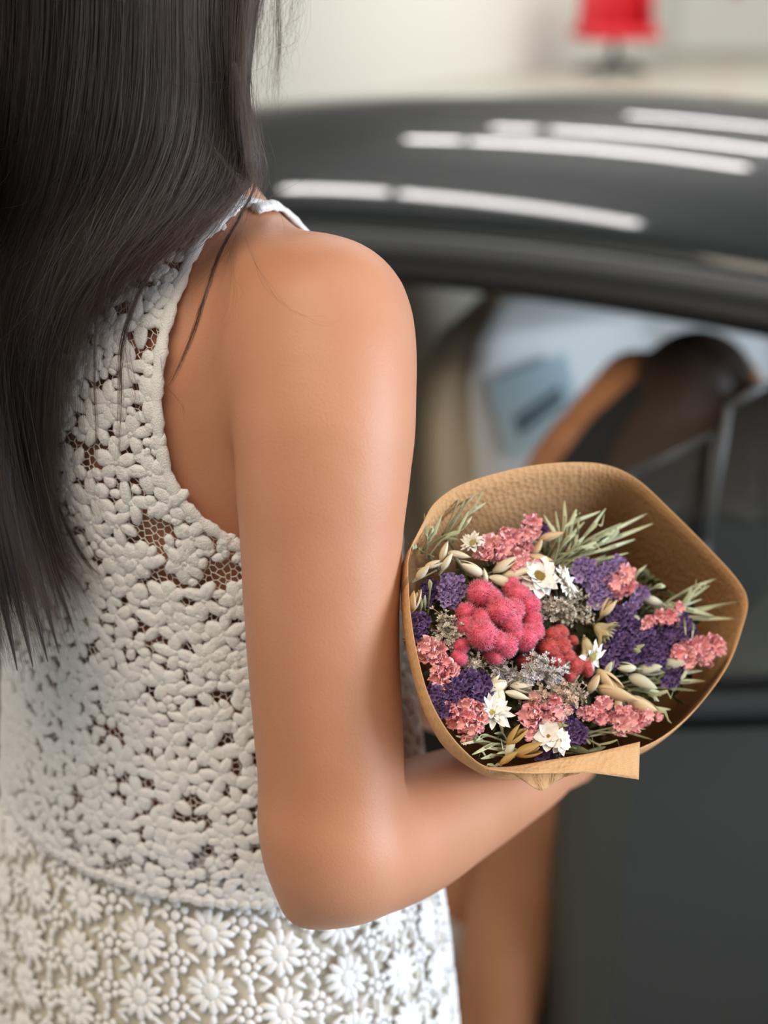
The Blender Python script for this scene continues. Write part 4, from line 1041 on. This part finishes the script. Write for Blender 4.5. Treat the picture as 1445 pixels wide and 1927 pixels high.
def leafy(mt, name, wid=.42, cup=.25, tip=1.0, n=7, m=5, notch=0):
    g = MB().grid(petal_grid(n, m, lambda u: math.sin(math.pi*min(1, .06+u*.94)**.8)**.75*(1-.0*u), lambda u, v, w: Vector((u, v*w*wid*.5, cup*u*u+.12*v*v*w-.05*math.sin(u*9)))))
    return data(name, g.v, g.f, mt)
def glume(mt, name, open_=.16, sd_=0):
    g = MB(); r = np.random.default_rng(sd_); uvs = []
    for side, ln in ((1, 1.0), (-1, .92)):
        o = open_*side; rows_ = []
        for i in range(10):
            u = i/9; w = .20*math.sin(math.pi*min(1, .04+.96*u)**.75)**.8+.004; row = []
            for j in range(11):
                q = math.pi*(j/10-.5)*1.12; row.append(Vector((w*math.sin(q), side*(w*.80*math.cos(q))+o*u*.35-.03*side, u*ln+.05*abs(math.sin(q))*u))); uvs.append((j/10*3.0, u))
            rows_.append(row)
        g.grid(rows_)
    n1 = len(g.v)
    g.tube([(0, 0, .05), (0, 0, .4), (.01, 0, .8), (0, .02, .9)], [.05, .12, .06, .004], 8, 1); uvs += [(0, 0)]*(len(g.v)-n1)
    me = data(name, g.v, g.f, mt); l = me.uv_layers.new(name='UVMap'); vi = np.zeros(len(me.loops), int); me.loops.foreach_get('vertex_index', vi)
    l.data.foreach_set('uv', np.array(uvs, np.float32)[vi].ravel()); return me
LOBE = {k: [fuzz_lobe(MS[k], 'fuzzy_lobe', s) for s in (1, 2)] for k in ('coral', 'rust')}
LARK = [ruffled(MS['pink'], 'larkspur_floret', s, 4, .55, .30, .62) for s in range(6)]
STAT = {k: [trumpet(MS[k], 'statice_floret', s) for s in range(4)] for k in ('purple', 'plum')}
PETAL = [leafy(MS['white'], 'petal', w, c) for w, c in ((.40, .12), (.34, .28), (.46, .05))]
ROUND = [leafy(MS['white'], 'petal', w, c) for w, c in ((.80, .15), (.72, .30))]
OAT = {k: [glume(MS[k], 'spikelet', o, i) for i, o in enumerate((.12, .30, .55))] for k in ('oat', 'oat_tan', 'oat_green', 'oat_ochre')}
STRAW = [leafy(MS['oat'], 'bract', .34, c) for c in (.15, .3)]
def TR(p, rot, s): 
    s = (s, s, s) if not isinstance(s, (tuple, list)) else s
    return Matrix.Translation(p) @ rot.to_4x4() @ Matrix.Diagonal((*s, 1))
def spin(z, a=None): return frame(z) @ Matrix.Rotation(random.uniform(0, 6.28) if a is None else a, 3, 'Z')
def imgdir(deg, toward=.25): a = R(deg); return (CR*math.cos(a)+CU*math.sin(a)-CFW*toward).normalized()
def stem_to(p, parent, r=.0008, m='stem', bend=.006, end=None):
    e = APEX+Vector((random.uniform(-.008, .008), random.uniform(-.008, .008), random.uniform(-.008, .008))) if end is None else end
    mid = p.lerp(e, .45)+Vector((random.uniform(-bend, bend), random.uniform(-bend, bend), random.uniform(-bend, bend)))
    return MB().tube(spline([tuple(p), tuple(mid), tuple(e)], 8), [r]*8, 6).build('stem', MS[m], parent)
PX = .000292                                        # metres per pixel at the bouquet
def celosia(lobes, k, label, off=-.004):
    c = sum((FL(x, y) for x, y, r, o in lobes), Vector())/len(lobes); t = thing('cockscomb_flower', c, label, 'flower', 'cockscomb flowers in the bouquet')
    for x, y, r, o in lobes:
        p = FL(x, y, off+o); inst('fuzzy_lobe', random.choice(LOBE[k]), TR(p, spin(axis_at(p)), (r*PX*random.uniform(.78, .95), r*PX*.86, r*PX*1.05)), t)
    stem_to(c+CFW*.012, t, .0022); return t
def larkspur(fl, label, size=19, off=0.0):
    c = FL(*fl[0]); t = thing('larkspur_sprig', c, label, 'flower', 'pink larkspur sprigs in the bouquet')
    for x, y in fl:
        p = FL(x, y, off+random.uniform(-.004, .004)); d = (axis_at(p)*.6-CFW*.7+Vector((random.uniform(-.6, .6), random.uniform(-.4, .4), random.uniform(-.5, .5)))).normalized()
        inst('floret', random.choice(LARK), TR(p, spin(d), size*PX*random.uniform(.7, 1.15)), t)
        for _ in range(2): inst('floret', random.choice(LARK), TR(p+Vector((random.gauss(0, .0028), random.gauss(0, .002), random.gauss(0, .0028))), spin(d+Vector((random.uniform(-.7, .7), random.uniform(-.3, .3), random.uniform(-.7, .7)))), size*PX*random.uniform(.45, .75)), t)
    spine = sorted(fl); MB().tube(spline([tuple(FL(x, y, off+.007)) for x, y in (spine if len(spine) > 1 else spine+spine)], 10), .0009, 6).build('stalk', MS['stem'], t)
    stem_to(FL(*spine[0], off+.007), t); return t
def statice(cl, k, label, off=.002):
    c = FL(*cl[0][:2]); t = thing('statice_sprig', c, label, 'flower', 'purple statice sprigs in the bouquet')
    for x, y, r in cl:
        n = int(7+r*r/34); hub = FL(x, y, off+.012)
        for i in range(n):
            q = math.sqrt((i+.5)/n); a = i*2.4; dx, dy = r*q*math.cos(a), r*q*math.sin(a)
            p = FL(x+dx, y+dy, off-.009*math.sqrt(max(0, 1-q*q))*r/26+random.uniform(-.0015, .0015)); d = (p-hub).normalized()
            inst('floret', random.choice(STAT[k]), TR(p, spin((d*.7-CFW*.3+Vector((random.uniform(-.4, .4), 0, random.uniform(-.4, .4))))), 7.6*PX*random.uniform(.8, 1.25)), t)
        MB().tube([hub+CFW*.004, FL(x, y, off+.002)], [.0016, .0008], 6).build('stalk', MS['olive'], t)
    stem_to(FL(*cl[0][:2], off+.012), t, .0011, 'olive'); return t
def daisy(x, y, r, face, label, disc=.40, dm='disc', n=15, pet=None, layers=2, off=-.004, name='everlasting_daisy', lift_=0.0):
    p = FL(x, y, off); z = Vector(face).normalized(); B = frame(z); t = thing(name, p, label, 'flower', {'everlasting_daisy': 'white daisies in the bouquet', 'straw_flower': 'cream straw flowers in the bouquet'}.get(name))
    for l in range(layers):
        for k in range(n):
            a = 2*math.pi*(k+.5*l)/n+random.uniform(-.1, .1); el = -.10+.32*l+lift_+random.uniform(-.12, .12)
            rot = B @ Matrix.Rotation(a, 3, 'Z') @ Matrix.Rotation(-el, 3, 'Y') @ Matrix.Rotation(random.uniform(-.25, .25), 3, 'X')
            s = 1.28*r*PX*(1-.13*l)*random.uniform(.9, 1.1); inst('petal', random.choice(pet or PETAL), TR(p+B @ Vector((0, 0, .0004*l)), rot, s), t)
    m = MB(); rr = r*PX*disc; m.ball(p+z*.0006, (rr, rr, rr*.45), 14, 8, B)
    for k in range(60):
        q = math.sqrt((k+.5)/60)*rr*.95; a = k*2.4; m.tube([p+B @ Vector((q*math.cos(a), q*math.sin(a), rr*.25)), p+B @ Vector((q*math.cos(a)*1.03, q*math.sin(a)*1.03, rr*(.72-.25*(q/rr)**2)))], [rr*.07, rr*.05], 4)
    m.build('disc', MS[dm], t); stem_to(p-z*.001, t, .0007, 'twig'); return t
def oats(sp, k, label, off=-.001):
    c = FL(*sp[0][:2]); t = thing('oat_sprig', c, label, 'grass', 'oat sprigs in the bouquet'); base = None
    for s_ in sp:
        x, y, ang, ln = s_[:4]; kk = s_[4] if len(s_) > 4 else k
        d = imgdir(ang, random.uniform(.05, .35)); p = FL(x, y, off+random.uniform(-.003, .003))-d*ln*PX*.5
        inst('spikelet', random.choice(OAT[kk]), TR(p, spin(d), (ln*PX*1.35, ln*PX*1.35, ln*PX*1.25)), t)
        e = FL(sp[0][0]*.5+x*.5-4, sp[0][1]*.5+y*.5+12, .016); MB().tube(spline([tuple(p), tuple(p-d*.004+CFW*.004), tuple(e)], 7), .00045, 5).build('stalk', MS['twig'], t)
    stem_to(FL(sp[0][0], sp[0][1]+8, .014), t, .0009, 'twig'); return t
def spray(x0, y0, tips, k, label, off=-.002, dens=26, sz=1.0):
    c = FL(x0, y0, .010); t = thing('sea_lavender_sprig', c, label, 'flower', 'sea lavender sprigs in the bouquet'); br = MB(); Ms = []
    for x, y in tips:
        e = FL(x, y, off+random.uniform(-.004, .004)); pts = spline([tuple(c), tuple(c.lerp(e, .5)-CFW*.004+Vector((random.uniform(-.003, .003), 0, random.uniform(-.003, .003)))), tuple(e)], 10)
        br.tube(pts, [.0005]*10, 5)
        for i in range(dens):
            u = random.uniform(.35, 1); q = Vector(pts[int(u*9)]); tp = q+Vector((random.gauss(0, .0026), random.gauss(0, .0022), random.gauss(0, .0026)))*(.5+u*.6)
            br.tube([q, tp], .00022, 4); Ms.append(np.array(TR(tp, spin((tp-c).normalized()+Vector((random.uniform(-.5, .5), random.uniform(-.5, .5), random.uniform(-.5, .5)))), .00115*sz*random.uniform(.7, 1.3))))
    br.build('twig', MS['twig'], t)
    g = MB()
    for a in range(5):
        a0 = 2*math.pi*a/5; g.add([(0, 0, -.6), (.9*math.cos(a0-.45), .9*math.sin(a0-.45), .3), (1.25*math.cos(a0), 1.25*math.sin(a0), .5), (.9*math.cos(a0+.45), .9*math.sin(a0+.45), .3)], [(0, 1, 2, 3)])
    v, f = many(g.v, g.f, Ms); obj('blossoms', v, f, MS[k], t, kind='stuff'); stem_to(c, t, .0008, 'twig'); return t
def grass(x0, y0, tips, label, k='green', w=.0018, off=.004, base_off=.012, pods=True):
    c = FL(x0, y0, base_off); t = thing('grass_sprig', c, label, 'grass', 'green grass sprigs in the bouquet')
    for x, y in tips:
        e = FL(x, y, off+random.uniform(-.006, .004)); b = c+Vector((random.uniform(-.004, .004), random.uniform(-.003, .003), random.uniform(-.004, .004))); n = 12
        pts = [Vector(q) for q in spline([tuple(b), tuple(b.lerp(e, .5)+Vector((random.uniform(-.005, .005), random.uniform(-.004, .002), random.uniform(-.003, .006)))), tuple(e)], n)]
        MB().tube(pts[:9], [.0006]*9, 5).build('stem', MS['stem'], t)
        up = random.choice((CU, CR, -CFW)); m = MB(); ww = w*.62*random.uniform(.7, 1.25); tw = random.uniform(-.9, .9); rows_ = []
        seg = [Vector(q) for q in spline([tuple(q) for q in pts[5:]], 10)]
        for i, p in enumerate(seg):
            u = i/9; d = (seg[min(i+1, 9)]-seg[max(i-1, 0)]).normalized(); s = d.cross(-CFW).normalized(); s = Quaternion(d, tw*u) @ s; h = ww*math.sin(math.pi*min(1, .12+.86*u))**.7; nn = d.cross(s)
            rows_.append([p-s*h, p+nn*h*.35, p+s*h])
        m.grid(rows_); o = m.build('blade', MS[k], t); o.modifiers.new('t', 'SOLIDIFY').thickness = .0002
        if pods and random.random() < .6:
            q = pts[6]; d = (e-b).normalized(); d = (d+Vector((random.uniform(-.8, .8), random.uniform(-.4, .1), random.uniform(-.3, .9)))).normalized(); rows_ = []
            for i in range(8):
                u = i/7; p = q+d*.013*u+CU*(.003*u*u)*random.choice((1, 1, -1)); s = d.cross(-CFW).normalized(); h = w*.6*math.sin(math.pi*min(1, .08+.9*u))**.8; rows_.append([p-s*h, p-CFW*h*.3, p+s*h])
            MB().grid(rows_).build('leaf', MS[k], t)
    stem_to(c, t, .0008); return t

# ---- everything in the paper, each stem a thing of its own
celosia([(905, 1118, 30, .0), (918, 1140, 20, .004), (942, 1150, 30, -.007), (966, 1148, 24, -.004), (925, 1128, 24, -.002), (975, 1122, 27, .001), (993, 1140, 27, .001), (1000, 1168, 23, .002), (877, 1153, 21, .003), (880, 1180, 24, .003), (908, 1195, 32, -.008), (934, 1205, 24, -.006), (952, 1215, 26, -.003), (968, 1195, 22, -.002), (987, 1200, 27, .0), (1004, 1186, 24, .001), (868, 1215, 18, .006), (864, 1238, 18, .008), (930, 1232, 22, .003), (962, 1105, 22, .005), (960, 1172, 24, -.005), (905, 1165, 22, -.002)], 'coral', 'large rosy pink velvety cockscomb head in the middle of the bouquet', -.008)
celosia([(1040, 1196, 17, 0), (1055, 1190, 16, .002), (1036, 1222, 22, -.002), (1056, 1218, 22, -.003), (1068, 1236, 18, -.002), (1046, 1245, 20, -.001), (1080, 1252, 20, 0), (1098, 1252, 18, .001), (1105, 1262, 14, .001), (1072, 1272, 14, .002), (1020, 1215, 16, .005), (1000, 1240, 18, .008), (985, 1245, 16, .008), (1078, 1206, 12, .003)], 'rust', 'smaller coral red cockscomb head to the right below the big pink one')
celosia([(988, 1100, 20, .004), (968, 1092, 16, .006), (1004, 1108, 14, .006)], 'rust', 'dark red cockscomb tip peeping from behind the big pink head', .008)
larkspur([(923, 1027), (938, 1034), (952, 1019), (964, 1010), (987, 1006), (996, 987), (975, 1025), (916, 1045), (1004, 1000), (985, 1022)], 'pink larkspur spike at the top of the bouquet behind the cream oats')
larkspur([(972, 1048), (985, 1058), (976, 1062)], 'small pink larkspur blossom between the oats and the open white daisy', 16)
larkspur([(1168, 1097), (1158, 1115), (1173, 1081), (1178, 1104), (1150, 1100), (1164, 1088)], 'pink larkspur knot against the upper purple statice', 17)
larkspur([(1219, 1168), (1240, 1159), (1258, 1158), (1276, 1143), (1268, 1172)], 'thin pink larkspur spray reaching over the large purple statice', 15, -.006)
larkspur([(1299, 1220), (1296, 1243), (1316, 1217), (1329, 1235), (1336, 1213), (1346, 1219), (1273, 1232), (1312, 1230)], 'pale pink larkspur lying along the far edge of the paper', 19, -.004)
larkspur([(806, 1219), (801, 1234), (826, 1224), (816, 1236), (812, 1214)], 'magenta pink larkspur tucked against the paper fold by the arm', 16)
larkspur([(834, 1252), (846, 1261), (832, 1271), (841, 1287), (827, 1294), (822, 1277)], 'dense pink larkspur spike just above the dark purple statice by the arm', 17)
larkspur([(876, 1329), (900, 1336), (890, 1362), (872, 1360), (850, 1338), (903, 1352), (882, 1346)], 'salmon larkspur with a yellow heart above the green stalks', 18)
larkspur([(1022, 1341), (1006, 1336), (1039, 1329), (1025, 1358), (1043, 1350), (999, 1352), (1030, 1343)], 'crumpled pink larkspur over the lowest white blossom', 19)
larkspur([(994, 1369), (992, 1386)], 'tiny dusky pink larkspur beside the brown pods', 13)
larkspur([(1108, 1341), (1125, 1349), (1137, 1325), (1143, 1345), (1166, 1343), (1122, 1333)], 'dark rose larkspur along the lower edge of the bouquet', 16)
larkspur([(1191, 1341), (1199, 1358), (1172, 1366), (1185, 1354), (1210, 1351), (1198, 1340)], 'bright pink larkspur tip just above the folded paper flap', 17)
statice([(851, 1105, 24), (846, 1122, 20)], 'purple', 'violet statice cluster beside the big pink cockscomb')
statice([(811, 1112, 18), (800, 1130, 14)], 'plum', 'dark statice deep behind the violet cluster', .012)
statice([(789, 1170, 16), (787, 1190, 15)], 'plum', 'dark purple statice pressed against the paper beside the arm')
statice([(1101, 1074, 24), (1130, 1108, 24), (1148, 1074, 17), (1165, 1058, 11), (1120, 1090, 20), (1125, 1130, 16)], 'purple', 'bright purple statice right of the white daisies')
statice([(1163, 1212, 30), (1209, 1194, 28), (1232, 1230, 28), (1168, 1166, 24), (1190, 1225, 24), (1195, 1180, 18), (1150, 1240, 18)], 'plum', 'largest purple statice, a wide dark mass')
statice([(1283, 1184, 26), (1255, 1199, 20)], 'plum', 'rounded purple statice head near the far paper wall')
statice([(1206, 1115, 10), (1183, 1148, 11), (1197, 1135, 8)], 'purple', 'few loose violet statice florets above the large dark mass', -.002)
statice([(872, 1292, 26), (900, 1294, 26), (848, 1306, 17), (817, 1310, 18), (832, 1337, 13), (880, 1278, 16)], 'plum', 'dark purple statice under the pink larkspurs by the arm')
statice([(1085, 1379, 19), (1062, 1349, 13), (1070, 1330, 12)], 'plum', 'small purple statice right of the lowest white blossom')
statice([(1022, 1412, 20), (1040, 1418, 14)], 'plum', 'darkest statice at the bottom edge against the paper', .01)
statice([(1270, 1262, 18), (1262, 1280, 12)], 'plum', 'purple statice beneath the striped pale oats')
statice([(1015, 994, 11)], 'plum', 'tiny purple statice tip at the very top of the bouquet', .006)
daisy(891, 1024, 21, imgdir(130, .9), 'white everlasting daisy half closed with a greenish centre', .52, 'disc', 11, None, 2, -.004, 'everlasting_daisy', .25)
daisy(1014, 1086, 31, imgdir(60, 1.6), 'open white daisy with a dark yellow centre', .42, 'disc_dark', 13, ROUND, 2, -.006)
daisy(1062, 1096, 27, imgdir(20, .35), 'white daisy turned sideways, next to the open one', .30, 'disc', 15, PETAL, 2, -.006)
daisy(1113, 1236, 27, imgdir(-30, .9), 'white daisy with a green centre under the straw flower', .36, 'disc', 12, PETAL, 1, -.006)
daisy(925, 1342, 30, imgdir(70, 1.2), 'ragged white daisy under the drooping cream oat', .25, 'disc', 13, PETAL, 2, -.002, 'everlasting_daisy', .2)
daisy(1032, 1386, 24, imgdir(110, 1.3), 'lowest white blossom, broad rounded petals', .16, 'disc_dark', 7, ROUND, 2, -.006)
daisy(1052, 1394, 20, imgdir(20, 1.3), 'white blossom overlapping the lowest one', .20, 'disc_dark', 7, ROUND, 2, -.007)
daisy(1049, 1365, 16, imgdir(80, 1.2), 'dried yellowish flower head above the lowest white blossoms', .45, 'disc', 8, STRAW, 1, -.004, 'dried_flower_head')
daisy(1100, 1200, 34, imgdir(-75, .15), 'closed cream straw flower hanging down', .16, 'disc', 9, STRAW, 2, -.002, 'straw_flower', .95)
daisy(1120, 1176, 38, imgdir(-40, .3), 'half open cream straw flower with long white bracts', .16, 'disc', 10, STRAW, 2, -.002, 'straw_flower', .75)
daisy(1041, 1097, 16, imgdir(120, .5), 'cream straw flower bud between the two white daisies', .3, 'cream', 8, ROUND, 2, -.006, 'straw_flower', 1.0)
oats([(859, 1043, -10, 35), (834, 1040, 70, 30), (812, 1063, 20, 27), (839, 1060, 60, 30), (793, 1079, 45, 27, 'oat_green')], 'oat', 'cream oat sprig of five husks at the upper edge by the arm')
oats([(890, 1072, 150, 40), (914, 1087, 100, 24)], 'oat', 'pair of plump cream oat husks above the big pink cockscomb')
oats([(945, 1066, 30, 40), (968, 1080, 5, 48), (942, 1093, -20, 44)], 'oat', 'three striped oat husks fanned out left of the open daisy')
oats([(1032, 1010, 15, 40), (1010, 1032, 60, 26), (1014, 1050, -10, 36)], 'oat_tan', 'tan oat sprig beneath the feathery green tuft')
oats([(779, 1134, 75, 34)], 'oat_tan', 'single tan oat husk sticking to the paper edge by the arm')
oats([(1140, 1147, 60, 36)], 'oat_tan', 'single tan oat husk under the bright purple statice')
oats([(1228, 1131, 160, 38), (1196, 1165, 160, 28)], 'oat_green', 'two dull oat husks above the large dark statice')
oats([(1217, 1259, 0, 42), (1256, 1250, 10, 50), (1181, 1256, 170, 32), (1145, 1258, 60, 22), (1204, 1281, -25, 44)], 'oat_green', 'striped grey green oat sprig below the large dark statice')
oats([(1140, 1276, -40, 46), (1116, 1288, 60, 32)], 'oat_tan', 'tan oat pair right of the small coral cockscomb')
oats([(1154, 1304, -15, 60), (1163, 1325, 90, 30), (1203, 1325, -20, 50)], 'oat_tan', 'big golden oat husks above the dark rose larkspur')
oats([(941, 1315, -90, 44), (931, 1294, 200, 46)], 'oat', 'drooping cream oat with one curved husk')
oats([(978, 1292, -10, 36), (969, 1307, -15, 36), (925, 1283, 60, 26)], 'oat', 'cream oat husks beside the lavender grey spike')
oats([(967, 1388, 50, 38), (989, 1414, 15, 42), (954, 1428, 40, 32), (959, 1409, 70, 30, 'oat_green')], 'oat_ochre', 'ochre brown oat pods at the bottom of the bouquet')
spray(1030, 1165, [(1010, 1120), (1030, 1128), (1052, 1138), (1075, 1112), (1095, 1108), (1110, 1122), (1117, 1140), (1112, 1158), (1098, 1165), (1070, 1128), (1085, 1150)], 'cream', 'cream sea lavender fan under the bright purple statice')
spray(852, 1215, [(836, 1165), (850, 1160), (868, 1178), (826, 1185), (845, 1190), (880, 1190), (830, 1150), (862, 1200), (815, 1205)], 'cream', 'cream sea lavender left of the big pink cockscomb')
spray(990, 1282, [(915, 1243), (930, 1255), (945, 1262), (960, 1268), (975, 1272), (985, 1278)], 'lilac', 'lavender grey sea lavender spike under the big pink cockscomb', -.004, 34)
spray(1028, 1285, [(1003, 1232), (1010, 1245), (995, 1250), (1022, 1258), (1030, 1240), (1058, 1256), (1045, 1262), (1072, 1245)], 'lilac', 'whitish lilac sea lavender fan in front of the coral cockscomb', -.010, 30)
spray(1050, 1330, [(1030, 1285), (1045, 1290), (1062, 1300), (1085, 1285), (1075, 1310), (1100, 1300), (1060, 1330), (1065, 1350), (1010, 1300), (995, 1315), (1090, 1270)], 'peach', 'peach sea lavender spray in the lower middle', -.006, 24)
spray(886, 1260, [(882, 1215), (888, 1230), (893, 1245), (900, 1252), (875, 1250)], 'cream', 'thin cream sea lavender below the big pink cockscomb', .002, 18)
grass(1035, 1072, [(1045, 962), (1062, 942), (1068, 985), (1140, 957), (1218, 966), (1228, 985), (1195, 1015), (1182, 1040), (1130, 962), (1100, 982), (1160, 1000), (1100, 1010), (1150, 1030), (1085, 1000), (1200, 975), (1120, 1030), (1170, 985)], 'feathery pale green tuft reaching up the paper', w=.0016)
grass(1050, 1078, [(1110, 1050), (1140, 1045), (1100, 1035), (1080, 1040), (1075, 1020), (1060, 1010), (1125, 1015), (1095, 1055)], 'short fine green grass under the feathery tuft', w=.0010, pods=False)
grass(842, 1015, [(916, 908), (862, 915), (914, 946), (882, 962), (888, 972), (875, 940)], 'slender green sprig standing up highest by the arm', w=.0012)
grass(806, 1045, [(815, 990), (872, 995), (800, 1005), (862, 1015), (790, 1035), (812, 1010)], 'green leaves against the paper by the arm', w=.0017)
grass(1215, 1145, [(1350, 1088), (1396, 1132), (1382, 1164), (1335, 1102), (1300, 1150), (1345, 1160), (1320, 1128)], 'long green sprig pointing at the far corner of the paper', w=.0017)
grass(1275, 1160, [(1276, 1180), (1290, 1195), (1302, 1202)], 'thin curling pale tendril over the rounded statice', w=.0008, off=-.010, pods=False)
grass(1170, 1295, [(1328, 1282), (1322, 1262), (1310, 1300), (1270, 1288), (1285, 1250), (1262, 1335), (1250, 1305), (1240, 1320)], 'green sprig lying on the lower paper wall', w=.0018)
grass(1095, 1385, [(1228, 1392), (1215, 1372), (1130, 1405), (1180, 1386), (1150, 1372), (1110, 1400)], 'green stalks along the paper flap', w=.0011)
grass(965, 1415, [(845, 1350), (868, 1400), (905, 1428), (930, 1380), (880, 1372), (940, 1440), (895, 1395), (858, 1385), (915, 1408), (935, 1418), (888, 1420)], 'tangle of olive green stalks at the bottom by the forearm', w=.0014, k='green')
grass(1175, 1255, [(1212, 1213), (1205, 1225)], 'single pale green leaf across the large dark statice', w=.0022, off=-.012, pods=False)
grass(795, 1150, [(787, 1110), (808, 1090), (800, 1120)], 'two pale leaves by the tan husk beside the arm', w=.0015, off=-.002, pods=False)
grass(1200, 1125, [(1252, 1103), (1216, 1063)], 'two blunt grass blades behind the violet florets', w=.0018, pods=False)
grass(1040, 1425, [(1060, 1412), (1110, 1415), (1140, 1405), (1085, 1420)], 'dark green leaf pressed under the lowest white blossoms', k='olive', w=.0024, pods=False)
# loose dark leaves between the stems, deep inside the paper
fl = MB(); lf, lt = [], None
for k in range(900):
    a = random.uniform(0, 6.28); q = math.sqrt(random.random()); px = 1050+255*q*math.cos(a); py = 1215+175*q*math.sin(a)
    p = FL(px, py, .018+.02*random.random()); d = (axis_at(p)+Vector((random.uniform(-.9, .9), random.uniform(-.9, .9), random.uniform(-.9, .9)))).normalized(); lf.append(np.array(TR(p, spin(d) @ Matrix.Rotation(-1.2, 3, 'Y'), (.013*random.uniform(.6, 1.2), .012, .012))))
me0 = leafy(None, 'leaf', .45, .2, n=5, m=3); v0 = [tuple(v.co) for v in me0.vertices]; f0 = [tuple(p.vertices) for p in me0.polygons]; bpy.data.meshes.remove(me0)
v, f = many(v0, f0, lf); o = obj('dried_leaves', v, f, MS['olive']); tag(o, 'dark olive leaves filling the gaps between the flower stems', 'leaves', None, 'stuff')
